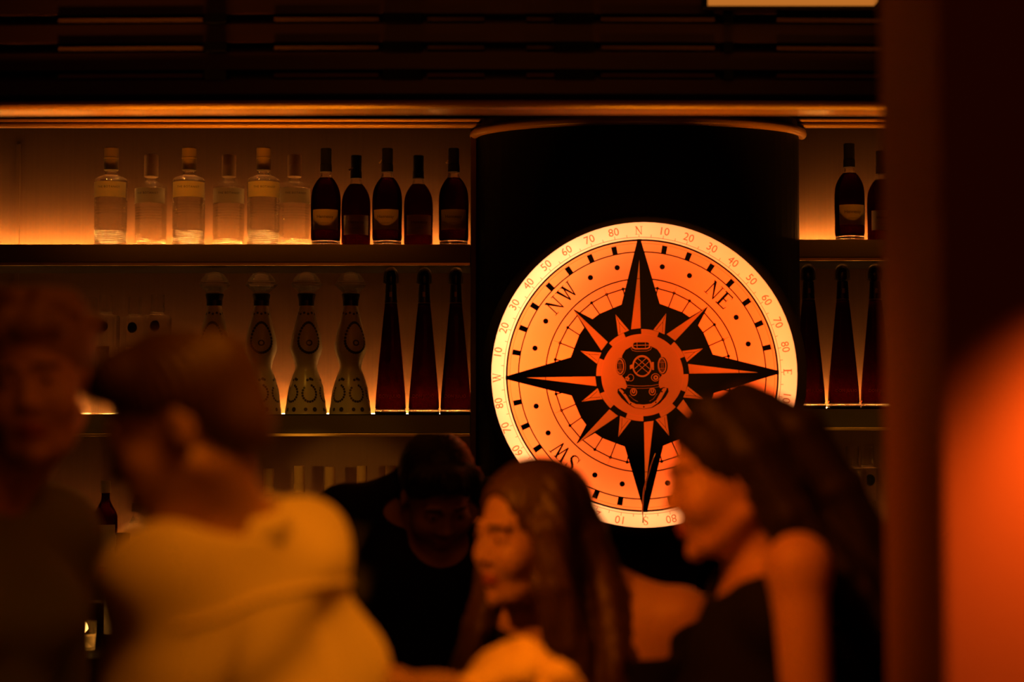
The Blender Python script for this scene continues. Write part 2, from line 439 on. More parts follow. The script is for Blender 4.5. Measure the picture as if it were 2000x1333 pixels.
bm = bmesh.new(); bow_ring(bm, [(-0.02, zr + 0.005), (0.004, zr + 0.005), (0.004, zr + 0.03), (-0.02, zr + 0.03)], hw, 0.24)
bm_obj('capital_band', bm, WOOD, col)

# ================================================================== THE COMPASS SIGN
YD = 4.66
cen = P(1258.5, 731.5, YD); S = YD / FPX * 1.0 / (math.cos(TILT))**0.5
SX = abs(P(1358.5, 731.5, YD).x - cen.x) / 100.0
SHAPES = []                              # (polygon, material index), painter's order: 0 tinted field, 1 ink, 2 pale band, 3 deep tint, 4 thin brown ink
ROT = D2R(1.15)
def add(poly, mi, rot=True):
    c, s = (math.cos(ROT), math.sin(ROT)) if rot else (1, 0)
    ox, oy = (-4.0, -1.5) if rot else (0, 0)
    SHAPES.append(([(x * c - y * s + ox, x * s + y * c + oy) for x, y in poly], mi))
def pol(r, deg):                          # clockwise from north
    a = D2R(deg); return (r * math.sin(a), r * math.cos(a))
def circ(r, mi, n=120, c=(0, 0), rot=True): add([(c[0] + r * math.cos(2*math.pi*k/n), c[1] + r * math.sin(2*math.pi*k/n)) for k in range(n)], mi, rot)
def ell_(cx, cy, rx, ry, mi, n=32): add([(cx + rx * math.cos(2*math.pi*k/n), cy + ry * math.sin(2*math.pi*k/n)) for k in range(n)], mi)
def seg(p, q, w, mi):
    d = Vector((q[0]-p[0], q[1]-p[1])); n = Vector((-d.y, d.x)).normalized() * (w / 2)
    add([(p[0]+n.x, p[1]+n.y), (p[0]-n.x, p[1]-n.y), (q[0]-n.x, q[1]-n.y), (q[0]+n.x, q[1]+n.y)], mi)
def pline(pts, w, mi):
    for a, b in zip(pts, pts[1:]): seg(a, b, w, mi)
circ(298, 2, 160, rot=False)
# fine scale
circ(271.2, 4); circ(270.2, 2)
for k in range(72):
    seg(pol(271, 5*k), pol(276 if k % 2 else 277, 5*k), 1.0, 4)
circ(266.5, 1); circ(263.2, 0)
circ(259.0, 4); circ(258.2, 0)
circ(242.8, 1); circ(240.6, 0)
for k in range(32):
    if k % 8: 
        a = 11.25 * k; w = 1.15
        add([pol(242, a - w), pol(257.5, a - w), pol(257.5, a + w), pol(242, a + w)], 1)
for a in (11.8, 26.7, 59.6, 74.8):
    for b in (a, -a, 180 - a, 180 + a):
        x, y = pol(216, b); circ(5.2, 1, 20, (x, y))
circ(190.1, 1); circ(187.7, 0)
# window-pane ring
nodes = [k * 11.25 for k in range(32) if k % 4]
def radius_poly(r, mi, w):
    pts = [pol(r, 11.25 * k + 0.0) for k in range(32)]
    for i in range(32): seg(pts[i], pts[(i + 1) % 32], w, mi)
radius_poly(172.5, 1, 2.3)
for a in nodes:
    seg(pol(130, a), pol(175, a), 2.1, 1)
    x, y = pol(172.5, a); circ(3.1, 1, 12, (x, y))
    if abs((a % 90) - 22.5) < 1 or abs((a % 90) - 67.5) < 1: seg(pol(172, a), pol(186, a), 0.8, 4)
# black field of the rose
blob = []
for q in range(4):
    for a, r in ((0, 150), (12.5, 150), (14.5, 144), (22.5, 143), (33.75, 146), (45, 148), (56.25, 146), (67.5, 143), (75.5, 144), (77.5, 150)):
        blob.append(pol(r, q * 90 + a))
add(blob, 1)
for q in range(4):                        # long points
    a = q * 90
    add([pol(140, a - 16), pol(262, a - 0.9), pol(267, a - 0.9), pol(267, a + 0.9), pol(262, a + 0.9), pol(140, a + 16)], 1)
    add([pol(226, a - 0.1), pol(92, a - 0.6), pol(92, a - 12.5)], 3)
    seg(pol(189, a - 3), pol(189, a), 1.2, 1)
    d = a + 45                            # diagonal points
    add([pol(187, d), pol(120, d - 9.5), pol(90, d - 9.5), pol(90, d + 9.5), pol(120, d + 9.5)], 1)
    add([pol(183, d - 0.3), pol(93, d), pol(93, d - 13)], 3)
    for s in (22.5, 67.5):                # short points with an inner chevron
        b = a + s
        add([pol(129.5, b), pol(91, b - 7.4), pol(91, b + 7.4)], 3)
        seg(pol(127, b), pol(112, b), 0.8, 1); seg(pol(112, b), pol(93, b - 4), 0.8, 1); seg(pol(112, b), pol(93, b + 4), 0.8, 1)
# chequered ring and medallion
circ(90.5, 1)
for k in range(8):
    a0 = 45 * k
    add([pol(80, a0 + 22.5 * t / 8) for t in range(9)] + [pol(90, a0 + 22.5 * t / 8) for t in range(8, -1, -1)], 3)
circ(80.3, 4); circ(79.4, 3)
# the diver's helmet (px of the 5.33x study, centre 608,663)
def h(x, y): return ((x - 612) / 5.33, (663 - y) / 5.33)
def hp(pts, mi): add([h(*p) for p in pts], mi)
def he(cx, cy, rx, ry, mi, n=32): x, y = h(cx, cy); ell_(x, y, rx / 5.33, ry / 5.33, mi, n)
hp([(350,800),(395,790),(430,805),(450,780),(438,740),(425,700),(400,670),(395,600),(395,520),(405,450),(440,395),(500,362),(612,350),(715,362),(775,395),(812,450),(822,520),(822,600),(818,670),(795,700),(785,740),(785,780),(795,800),(830,790),(880,802),(885,840),(850,905),(790,965),(715,1008),(620,1022),(520,1008),(445,960),(385,900),(345,840)], 4)
hp([(353,803),(395,793),(430,808),(452,780),(440,740),(428,700),(402,670),(398,600),(398,520),(408,452),(442,398),(502,365),(612,353),(713,365),(773,398),(810,452),(820,520),(820,600),(815,670),(792,700),(783,740),(782,780),(795,805),(830,793),(878,805),(882,840),(848,900),(788,962),(713,1005),(620,1019),(522,1005),(447,957),(387,898),(348,840)], 1)
hp([(375,800),(400,815),(440,870),(480,935),(540,965),(620,972),(700,962),(750,930),(790,860),(825,805),(860,800),(862,815),(840,850),(800,920),(760,960),(700,1000),(620,1014),(530,1002),(470,962),(430,900),(390,845),(362,815)], 3)
for x, y in ((418,850),(484,960),(620,995),(746,950),(812,840)): he(x, y, 9, 9, 1, 8)
for dy, w in ((770, 5),): pline([h(450, 765), h(530, 775), h(620, 778), h(710, 775), h(785, 762)], 0.8, 3)
pline([h(452, 790), h(530, 800), h(620, 803), h(710, 800), h(785, 788)], 0.5, 3)
pline([h(470, 870), h(520, 920), h(560, 940)], 0.5, 3); pline([h(760, 860), h(720, 915), h(680, 938)], 0.5, 3)
for x in (517, 712): he(x, 838, 36, 40, 3, 20); he(x, 838, 28, 32, 1, 20); he(x, 830, 18, 24, 3, 12); he(x, 828, 6, 18, 1, 8)
he(612, 570, 102, 114, 3, 40); he(612, 572, 86, 96, 1, 40)
for a, b in (((535,520),(680,645)),((570,490),(690,600)),((690,520),(545,645)),((655,490),(535,595))): seg(h(*a), h(*b), 1.1, 3)
hp([(712,530),(735,530),(735,612),(715,612)], 3); hp([(485,560),(510,548),(512,590),(485,602)], 3)
hp([(520,318),(545,308),(670,308),(700,320),(704,350),(700,380),(670,395),(545,395),(512,380),(508,350)], 3)
hp([(530,328),(548,322),(668,322),(688,330),(690,350),(686,372),(665,383),(550,383),(528,372),(524,350)], 1)
seg(h(530,352), h(690,352), 1.2, 3); seg(h(565,322), h(565,383), 0.9, 3); seg(h(652,322), h(652,383), 0.9, 3)
pline([h(498,375), h(515,405), h(560,415), h(660,415), h(705,400), h(718,370)], 0.6, 3)
for cx_ in (388, 828):
    he(cx_, 570, 54, 94, 3, 28); he(cx_, 570, 50, 90, 1, 28); he(cx_ - 6, 568, 42, 82, 3, 28); he(cx_ - 6, 568, 32, 70, 1, 28)
    for dx in (-12, 0, 12): seg(h(cx_ - 6 + dx, 505), h(cx_ - 6 + dx, 632), 0.5, 3)
    seg(h(cx_ - 35, 535), h(cx_ + 22, 535), 0.5, 3); seg(h(cx_ - 35, 598), h(cx_ + 22, 598), 0.5, 3)
he(490, 688, 34, 38, 3, 20); he(490, 688, 29, 33, 1, 20)
for k in range(5):
    a = 2*math.pi*k/5; he(455 + 15*math.cos(a), 698 + 17*math.sin(a), 10, 10, 3, 8)
he(748, 690, 46, 42, 3, 20); he(750, 690, 40, 36, 1, 20); he(752, 692, 26, 26, 3, 16); he(752, 692, 10, 10, 1, 10)
seg(h(800, 700), h(822, 760), 1.2, 3)
# lettering
def glyph(ch):
    if ch == 'N': return [[(.02,1),(.22,1),(.80,.04),(.80,0),(.74,0)],[(.13,0),(.13,.9),(.20,.82),(.20,0)],[(.73,.1),(.73,1),(.80,1),(.80,0)],[(.02,0),(.32,0),(.32,.045),(.02,.045)],[(.62,.955),(.92,.955),(.92,1),(.62,1)]], .94
    if ch == 'E': return [[(.12,0),(.28,0),(.28,1),(.12,1)],[(.02,.92),(.66,.92),(.66,1),(.02,1)],[(.02,0),(.70,0),(.70,.08),(.02,.08)],[(.28,.47),(.50,.47),(.50,.55),(.28,.55)],[(.60,1),(.66,1),(.68,.80),(.66,.80)],[(.62,0),(.70,0),(.76,.22),(.73,.22)],[(.48,.40),(.51,.40),(.51,.63),(.48,.63)]], .78
    if ch == 'W': return [[(.08,1),(.24,1),(.46,.02),(.38,0)],[(.37,0),(.45,0),(.64,.82),(.57,.86)],[(.50,1),(.66,1),(.88,.02),(.80,0)],[(.79,0),(.87,0),(1.12,1),(1.04,1)],[(0,.955),(.34,.955),(.34,1),(0,1)],[(.43,.955),(.74,.955),(.74,1),(.43,1)],[(.96,.955),(1.2,.955),(1.2,1),(.96,1)]], 1.2
    pts = [(.56,.80),(.50,.93),(.34,.98),(.17,.92),(.12,.76),(.20,.62),(.36,.52),(.52,.42),(.60,.27),(.54,.09),(.36,.02),(.18,.06),(.10,.22)]
    wd = [.03,.05,.06,.10,.13,.15,.16,.15,.13,.10,.06,.05,.03]; out = []
    for i in range(len(pts) - 1):
        a, b = Vector(pts[i]), Vector(pts[i+1]); n = (b - a).normalized(); n = Vector((-n.y, n.x))
        out.append([tuple(a + n*wd[i]/2), tuple(a - n*wd[i]/2), tuple(b - n*wd[i+1]/2), tuple(b + n*wd[i+1]/2)])
    out += [[(.54,1),(.58,1),(.58,.70),(.55,.70)], [(.08,.34),(.11,.34),(.11,0),(.08,0)]]
    return out, .68
def place(polys, r, deg, size, mi, x0):
    a = D2R(deg)
    for p in polys:
        q = []
        for x, y in p:
            lx, ly = (x - x0) * size, (y - 0.5) * size + r
            q.append((lx * math.cos(a) + ly * math.sin(a), -lx * math.sin(a) + ly * math.cos(a)))
        add(q, mi)
for w, deg in (('N', 0), ('E', 90), ('S', 180), ('W', 270)):
    g, wd = glyph(w); place(g, 284, deg, 16.5, 4, wd / 2)
for w, deg in (('NE', 45), ('NW', 315), ('SW', 225), ('SE', 135)):
    (g1, w1), (g2, w2) = glyph(w[0]), glyph(w[1]); tot = w1 + w2 + .06
    place(g1, 218, deg, 31, 1, tot / 2); place([[(x + w1 + .06, y) for x, y in p] for p in g2], 218, deg, 31, 1, tot / 2)
for q in range(4):
    for k in range(1, 9):
        v, f = text_tris(str(k * 10), 1.0); deg = 90 * q + 10 * k
        place([[ (v[i][0], v[i][1] + 0.5) for i in t] for t in f], 285.5, deg, 15.5, 4, 0)
vs, fs, n = [], [], 0
for poly, mi in SHAPES:
    ids = []
    for p in poly: vs.append(Vector(p)); ids.append(n); n += 1
    fs.append(ids)
ov, oe, of, _, _, orig = delaunay_2d_cdt(vs, [], fs, 1, 1e-4, True)
me = bpy.data.meshes.new('dial_face')
me.from_pydata([(p.x * SX, 0, p.y * SX) for p in ov], [], [list(f) for f in of])
_c = np.array([[sum(ov[i].x for i in f) / len(f), sum(ov[i].y for i in f) / len(f)] for f in of]); _mi = np.zeros(len(of), np.int32)
for poly, mi in SHAPES:
    q = np.array(poly); cand = np.where((_c[:, 0] >= q[:, 0].min()) & (_c[:, 0] <= q[:, 0].max()) & (_c[:, 1] >= q[:, 1].min()) & (_c[:, 1] <= q[:, 1].max()))[0]
    if not len(cand): continue
    X, Y_ = _c[cand, 0][:, None], _c[cand, 1][:, None]; a = q[None]; b = np.roll(q, -1, 0)[None]
    cr = ((a[..., 1] > Y_) != (b[..., 1] > Y_)) & (X < (b[..., 0] - a[..., 0]) * (Y_ - a[..., 1]) / (b[..., 1] - a[..., 1] + 1e-12) + a[..., 0])
    _mi[cand[cr.sum(1) % 2 == 1]] = mi
me.polygons.foreach_set('material_index', _mi)
sign = empty('compass_sign', cen); tag(sign, 'round backlit orange compass dial with a diving helmet at its centre', 'sign')
TINT = paper('tinted_acrylic', (0.95, 0.31, 0.10), 1.0)
INKM = mat('printed_black', (0.004, 0.003, 0.003), 0.7, spec=0.1)
PALE = paper('opal_acrylic', (0.92, 0.80, 0.62), 1.0)
DEEP = paper('deep_tinted_acrylic', (0.34, 0.13, 0.025), 1.0)
BROWN = paper('printed_brown', (0.42, 0.12, 0.03), 1.0)
face = link('dial_face', me, sign, (TINT, INKM, PALE, DEEP, BROWN)); face.location = (0, -0.0, 0)
Rd = 298 * SX
WHITEIN = mat('white_lined_box', (0.85, 0.8, 0.72), 0.7)
bm = lathe([(Rd + 0.026, 0.0), (Rd + 0.026, 0.24)], 96, False, False)
for pr in ([(Rd + 0.0255, 0.24), (Rd - 0.03, 0.24)], [(Rd + 0.001, -0.004), (Rd + 0.014, -0.006), (Rd + 0.026, 0.0)]):
    b2 = lathe(pr, 96, False, False); m2 = bpy.data.meshes.new('tmp'); b2.to_mesh(m2); bm.from_mesh(m2); b2.free(); bpy.data.meshes.remove(m2)
bmesh.ops.rotate(bm, verts=bm.verts, matrix=Matrix.Rotation(D2R(-90), 3, 'X'))
hs = bm_obj('housing', bm, BLACK, sign, smooth=True)
bm = lathe([(Rd + 0.001, 0.0), (Rd + 0.001, 0.14), (0.001, 0.141)], 96, False, True)
bmesh.ops.rotate(bm, verts=bm.verts, matrix=Matrix.Rotation(D2R(-90), 3, 'X'))
bm_obj('light_box', bm, WHITEIN, sign)
# lamps inside the box: a warm ring and one redder cluster left of centre
ring = [(0, .46, .19, 1.0), (40, .30, .09, .75), (75, .32, .10, .8), (105, .46, .2, 1.05), (140, .45, .18, 1.05), (180, .48, .2, 1.2), (215, .46, .2, 1.1), (252, .48, .22, 1.1), (290, .55, .28, 1.25), (325, .55, .28, 1.35), (360, .46, .19, 1.0)]
for k in range(24):
    deg = k * 15.0
    q = max(i for i in range(len(ring) - 1) if ring[i][0] <= deg); A_, B_ = ring[q], ring[q + 1]; t_ = (deg - A_[0]) / (B_[0] - A_[0])
    g_, b_, e = (A_[j] + (B_[j] - A_[j]) * t_ for j in (1, 2, 3))
    x, z = pol(0.368, deg)
    lamp('POINT', 'sign_lamp', cen + Vector((x, 0.065, z)), (1.0, g_, b_), 0.115 * e, size=0.03)
for x, z, e in ((-0.20, 0.02, 1.1), (-0.05, 0.14, 0.5), (0.18, 0.05, 0.6), (0.0, -0.17, 0.5), (0.14, 0.2, 0.4)):
    lamp('POINT', 'sign_lamp', cen + Vector((x, 0.10, z)), (1.0, 0.13, 0.012), 1.25 * e, size=0.05)
# thin bent golden streak in front of the dial's lower point, drawn as a tube
bm = bmesh.new()
pts = [P(x, y, YD - 0.02) for x, y in ((1256, 1022), (1255, 1000), (1256, 975), (1258, 955), (1262, 940), (1267, 925), (1271, 910), (1275, 898), (1280, 886))]
tube(bm, pts, 0.0022, 8, 0.0010)
tag(bm_obj('golden_streak', bm, LIP, smooth=True), 'thin curved golden streak before the lower point of the compass', 'strand')
# ================================================================== BOTTLES
def gin_bottle(tax):
    t = empty('gin_bottle')
    R = 0.046; prof = [(0.030, 0.0005), (0.043, 0.001), (R, 0.005), (R, 0.008)]
    z = 0.010
    while z < 0.128:
        am = 0.0034 if z < 0.045 else 0.0010
        prof += [(R, z), (R - am * .8, z + 0.0014), (R - am, z + 0.0026), (R - am * .4, z + 0.004)]; z += 0.0052
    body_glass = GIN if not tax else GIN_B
    prof += [(R, 0.132), (R, 0.189), (0.0445, 0.194), (0.036, 0.199), (0.024, 0.203), (0.0195, 0.207), (0.0170, 0.212), (0.0155, 0.222)]
    b = bm_obj('glass_body', lathe(prof, 48), body_glass, t, smooth=True)
    bm_obj('label', band(R + 0.0004, 0.139, 0.183, -1.25, 1.25), PAPER, t)
    wrap_text('lettering', 'THE BOTANIST', 0.0062, R + 0.0010, 0.167, INK, t, spacing=1.15)
    for k, zz in enumerate((0.124, 0.116, 0.108, 0.100, 0.092)):
        bm_obj('embossed_line', band(R + 0.0003, zz, zz + 0.0022, -1.0 + .07*(k % 3), 1.0 - .1*(k % 2), th=0.0008), GIN, t)
    cap = CAPG if not tax else PAPER_T
    bm_obj('stopper', lathe([(0.0170, 0.218), (0.0205, 0.220), (0.0205, 0.252), (0.0213, 0.2525), (0.0213, 0.2550), (0.0205, 0.2556), (0.0208, 0.281), (0.0195, 0.284)], 32), cap, t, smooth=False)
    return t
G1 = gin_bottle(False); G2 = gin_bottle(True)
gl = ['leftmost tall clear gin bottle on the upper shelf with dark stopper', 'clear gin bottle with brightly lit label, second from the left on the upper shelf',
      'clear gin bottle with dark stopper, third from the left on the upper shelf', 'clear gin bottle with brightly lit label, fourth from the left on the upper shelf',
      'clear gin bottle with dark stopper and bright lower ripples, fifth from the left', 'clear gin bottle with lit label standing right beside the first dark cognac bottle']
YFR, YBK = 5.075, 5.205
for i, (px, py) in enumerate(((215.5, 474), (294, 476), (368, 474), (446, 476), (514, 474), (574.5, 476))):
    back = i % 2; Y = YBK if back else YFR
    o = (G2 if i == 1 else G1) if i < 2 else dup(G2 if back else G1, (0, 0, 0))
    p = P(px, py, Y); o.location = (p.x, Y, zT + 0.0003); o.rotation_euler = (0, 0, (0.05, -0.06, 0.12, 0.16, 0.2, 0.22)[i])
    tag(o, gl[i], 'bottle', 'clear gin bottles on the upper shelf')

def cognac_bottle(capmat, name='cognac_bottle', brand='Hennessy', k=1.0):
    t = empty(name)
    p0 = [(0.030, 0.0006), (0.0385, 0.001), (0.0405, 0.004), (0.0400, 0.012), (0.0405, 0.016)]
    bm_obj('thick_base', lathe(p0, 40), THICK, t, smooth=True)
    body = smooth_prof([(0.034, 0.0165), (0.0415, 0.022), (0.0418, 0.06), (0.0425, 0.12), (0.041, 0.150), (0.036, 0.170), (0.027, 0.187), (0.019, 0.197)])
    bm_obj('glass_body', lathe(body, 40), COGNAC, t, smooth=True)
    bm_obj('neck', lathe(smooth_prof([(0.0188, 0.1972), (0.0160, 0.206), (0.0145, 0.216)]), 32), CLEAR, t, smooth=True)
    bm_obj('label', band(0.0428, 0.046, 0.103, -0.95, 0.95), PAPER, t)
    wrap_text('lettering', brand, 0.0095, 0.0434, 0.081, INK, t, spacing=0.95)
    wrap_text('lettering', 'COGNAC', 0.0035, 0.0434, 0.064, INK, t, spacing=1.3)
    bm_obj('cap', lathe([(0.0150, 0.214), (0.0170, 0.2145), (0.0168, 0.235), (0.0155, 0.238), (0.0158, 0.280), (0.0150, 0.282)], 28), capmat, t, smooth=False)
    return t
C1 = cognac_bottle(CAPB)
cl = ['dark cognac bottle standing right beside the last clear bottle', 'dark cognac bottle with bright label, second of the five left of the column',
      'dark cognac bottle with dim label, middle of the five left of the column', 'dark cognac bottle with reddish label, fourth of the five left of the column',
      'dark cognac bottle set apart at the right end of the left upper shelf', 'dark cognac bottle on the upper shelf right of the column',
      'dark cognac bottle half hidden by the pillar on the right upper shelf']
for i, (px, py) in enumerate(((636, 474), (695, 476), (756, 474), (817, 476), (886, 474), (1660, 466), (1723, 467))):
    back = i in (1, 3, 6); Y = YBK if back else YFR
    o = C1 if i == 0 else dup(C1, (0, 0, 0))
    p = P(px, py, Y); o.location = (p.x, Y, (zT if i < 5 else zTr) + 0.0003); o.rotation_euler = (0, 0, (0.05, 0.1, -0.05, 0.12, 0.02, 0.03, 0.0)[i])
    tag(o, cl[i], 'bottle', 'dark cognac bottles on the upper shelves')
# torn strip of seal paper on the second and fourth of them
for px, py, w in ((681, 318, 0.010), (741, 309, 0.004), (872, 309, 0.004)):
    p = P(px, py, 5.15)
    bm = bmesh.new()
    tube(bm, [(0, 0, 0), (w, 0, 0.004), (w * 1.6, 0.002, 0.010)], 0.0028, 6, 0.0015)
    # paper curl belongs to the bottle nearest to it
    near = min([o for o in COL.objects if o.name.startswith('cognac_bottle')], key=lambda o: abs(o.location.x - p.x))
    c = bm_obj('seal_scrap', bm, PAPER_T, near); c.location = (-0.022, -0.012, 0.238)

# painted tequila decanters
def decanter():
    t = empty('painted_decanter')
    prof = smooth_prof([(0.030, 0.0006), (0.0585, 0.001), (0.0595, 0.008), (0.056, 0.035), (0.050, 0.075), (0.040, 0.110), (0.0315, 0.134), (0.0345, 0.155), (0.0445, 0.185),
                        (0.0445, 0.205), (0.0395, 0.235), (0.030, 0.270), (0.0225, 0.300), (0.0205, 0.318)], 5)
    b = bm_obj('ceramic_body', lathe(prof, 48), CERAM, t, smooth=True)
    def rad(z):
        for (r0, z0), (r1, z1) in zip(prof, prof[1:]):
            if z0 <= z <= z1: return r0 + (r1 - r0) * (z - z0) / max(z1 - z0, 1e-6)
        return 0.03
    bm = bmesh.new()
    def dot(a, z, r):
        r *= 1.35
        R = rad(z) + 0.0006; c = Vector((R * math.sin(a), -R * math.cos(a), z))
        n = Vector((math.sin(a), -math.cos(a), 0)); u = Vector((math.cos(a), math.sin(a), 0))
        slope = (rad(z + 0.004) - rad(z - 0.004)) / 0.008; w = Vector((math.sin(a) * slope, -math.cos(a) * slope, 1)).normalized()
        ring = [bm.verts.new(c + n * 0.0002 + r * (math.cos(q) * u + math.sin(q) * w)) for q in [2*math.pi*k/8 for k in range(8)]]
        bm.faces.new(ring)
    for k in range(30):                                  # garland oval on the upper bulb, front and back
        q = 2 * math.pi * k / 30
        for off in (0, math.pi):
            dot(off + math.sin(q) * 0.72, 0.215 + math.cos(q) * 0.050 * (1.0 if math.cos(q) > 0 else 0.75), 0.0032)
    for k in range(14): dot(2*math.pi*k/14, 0.290 + 0.003*(k % 2), 0.0028)
    for k in range(12):
        q = 2 * math.pi * k / 12
        dot(0.17 * math.sin(q), 0.206 + 0.007 * math.cos(q), 0.0018)
    for off in [i * math.pi / 3 for i in range(6)]:      # scrolls round the skirt
        for k in range(16):
            q = 0.4 + 5.0 * k / 15
            dot(off + 0.38 * math.sin(q) , 0.062 + 0.024 * math.cos(q), 0.0027)
        dot(off + 0.25, 0.016, 0.005); dot(off - 0.2, 0.016, 0.004)
        dot(off + 0.1, 0.103, 0.0035); dot(off + 0.22, 0.101, 0.003); dot(off - 0.1, 0.100, 0.003)
    bm_obj('painted_flowers', bm, COBALT, b)
    bm_obj('black_collar', lathe([(0.0205, 0.314), (0.0225, 0.3145), (0.0225, 0.330), (0.0265, 0.346), (0.0255, 0.349)], 32), CAPB, t)
    bm_obj('glass_stopper', lathe(smooth_prof([(0.020, 0.3495), (0.031, 0.360), (0.0465, 0.374), (0.043, 0.379), (0.037, 0.392), (0.026, 0.404), (0.012, 0.411), (0.001, 0.4125)], 4), 36), CLEAR, t, smooth=True)
    return t
DK = decanter()
sc_d = (P(0, 532, 5.12).z - zM) / 0.4125
dl = ['white decanter painted with dark flowers, partly behind the short-haired head', 'flower-painted decanter, second from the left on the middle shelf', 'flower-painted decanter, third from the left on the middle shelf', 'flower-painted decanter beside the tall conical bottles']
for i, px in enumerate((417, 509, 597.5, 684)):
    o = DK if i == 0 else dup(DK, (0, 0, 0))
    o.location = (P(px, 800, 5.12).x, 5.12, zM + 0.0006); o.scale = (sc_d,) * 3; o.rotation_euler = (0, 0, 0.15 * i)
    tag(o, dl[i], 'bottle', 'painted decanters on the middle shelf')

def cone_bottle():
    t = empty('tall_conical_bottle')
    H = 0.425
    bm_obj('foot', lathe([(0.030, 0.0006), (0.0455, 0.001), (0.0475, 0.004), (0.0478, 0.009)], 40, sq=4), CAPB, t, smooth=True)
    bm_obj('thick_base', lathe([(0.0476, 0.0093), (0.0482, 0.012), (0.0470, 0.016)], 40, sq=4), THICK, t, smooth=True)
    bm_obj('glass_body', lathe([(0.044, 0.0165), (0.0470, 0.020), (0.0445, 0.06), (0.035, 0.16), (0.0225, 0.285), (0.0185, 0.318)], 40, sq=3.0), AMBERG, t, smooth=True)
    bm_obj('neck_sleeve', lathe([(0.0186, 0.3185), (0.0196, 0.3188), (0.0180, 0.350), (0.0172, 0.372), (0.016, 0.374)], 28), CAPB, t)
    bm_obj('gold_ring', lathe([(0.0190, 0.3195), (0.0202, 0.3197), (0.0202, 0.3215), (0.0190, 0.322)], 28), CAPG, t)
    bm_obj('emblem', band(0.0180, 0.338, 0.352, -0.22, 0.22, 6, 0.0010), CAPG, t)
    bm_obj('glass_stopper', lathe(smooth_prof([(0.0150, 0.3745), (0.0245, 0.380), (0.0240, 0.390), (0.0225, 0.405), (0.018, 0.417), (0.009, 0.424), (0.001, 0.4255)], 4), 28), CLEAR, t, smooth=True)
    bm_obj('stopper_core', lathe(smooth_prof([(0.0140, 0.376), (0.0165, 0.384), (0.0165, 0.398), (0.012, 0.411), (0.001, 0.416)], 3), 20), CAPB, t, smooth=True)
    v, f = text_tris('DON JULIO', 0.0085, 1.1); bm = bmesh.new(); y0 = -0.0468
    vs_ = [bm.verts.new((x, y0 + 0.07 * (y + 0.0), y + 0.052)) for x, y in v]
    for q in f:
        try: bm.faces.new([vs_[i] for i in q])
        except ValueError: pass
    bm_obj('lettering', bm, INK, t)
    return t
TQ = cone_bottle()
hz = P(0, 522, 5.12).z - zM; sc_t = hz / 0.4255
tl = ['tall dark conical bottle beside the painted decanters', 'middle one of the three tall conical bottles left of the column', 'tall dark conical bottle pressed against the upright left of the compass',
      'tall conical bottle just right of the compass dial', 'tall conical bottle between two others on the right middle shelf', 'tall conical bottle beside the pillar on the right middle shelf']
for i, (px, zz) in enumerate(((763, zM), (828, zM), (890, zM), (1581, zMr), (1648, zMr), (1712, zMr))):
    o = TQ if i == 0 else dup(TQ, (0, 0, 0))
    o.location = (P(px, 800, 5.12).x , 5.12, zz + 0.0008); o.scale = (0.93, 0.93, sc_t if i < 3 else sc_t * 0.98); o.rotation_euler = (0, 0, 0)
    tag(o, tl[i], 'bottle', 'tall conical bottles on the middle shelves')

def square_bottle():
    t = empty('square_shouldered_bottle')
    bm_obj('glass_body', lathe([(0.030, 0.0006), (0.0375, 0.002), (0.0385, 0.006), (0.0400, 0.268), (0.0385, 0.276), (0.020, 0.279), (0.0165, 0.284)], 40, sq=5), CLEAR, t, smooth=False)
    bm_obj('stopper', lathe([(0.0175, 0.2845), (0.0215, 0.286), (0.0215, 0.300), (0.0205, 0.301), (0.0212, 0.330), (0.0205, 0.334)], 28), CLEAR, t)
    bm = lathe([(0.0155, -0.0012), (0.0155, 0.0)], 28); bmesh.ops.rotate(bm, verts=bm.verts, matrix=Matrix.Rotation(D2R(90), 3, 'X'))
    c = bm_obj('round_medallion', bm, CAPB, t); c.location = (0, -0.0415, 0.245)
    bm_obj('label', band(0.0415, 0.09, 0.19, -0.5, 0.5), PAPER_T, t)
    return t
SQ = square_bottle()
ql = ['square clear bottle behind the curly-haired head, far left of the middle shelf', 'square clear bottle behind the curly hair, nearer its top right edge', 'square clear bottle, left one of the close pair on the middle shelf',
      'square clear bottle with black medallion, right one of the close pair', 'square clear bottle with black medallion, second from the decanters', 'square clear bottle with black medallion next to the decanters',
      'square clear bottle on the lowest right shelf, left of the pair', 'square clear bottle on the lowest right shelf beside the pillar']
for i, (px, Y, zz, k) in enumerate(((85, 5.13, zM, 1), (117, 5.07, zM, 1), (176, 5.17, zM, 1), (206, 5.07, zM, 1), (263, 5.15, zM, 1), (307, 5.07, zM, 1), (1663, 5.07, zCr, 1.06), (1692, 5.16, zCr, 1.06))):
    o = SQ if i == 0 else dup(SQ, (0, 0, 0))
    o.location = (P(px, 700, Y).x, Y, zz + 0.0003); o.scale = (0.9, 0.9, k * ((P(0, 579, 5.12).z - zM) / 0.334))
    tag(o, ql[i], 'bottle', 'square bottles on the shelves')

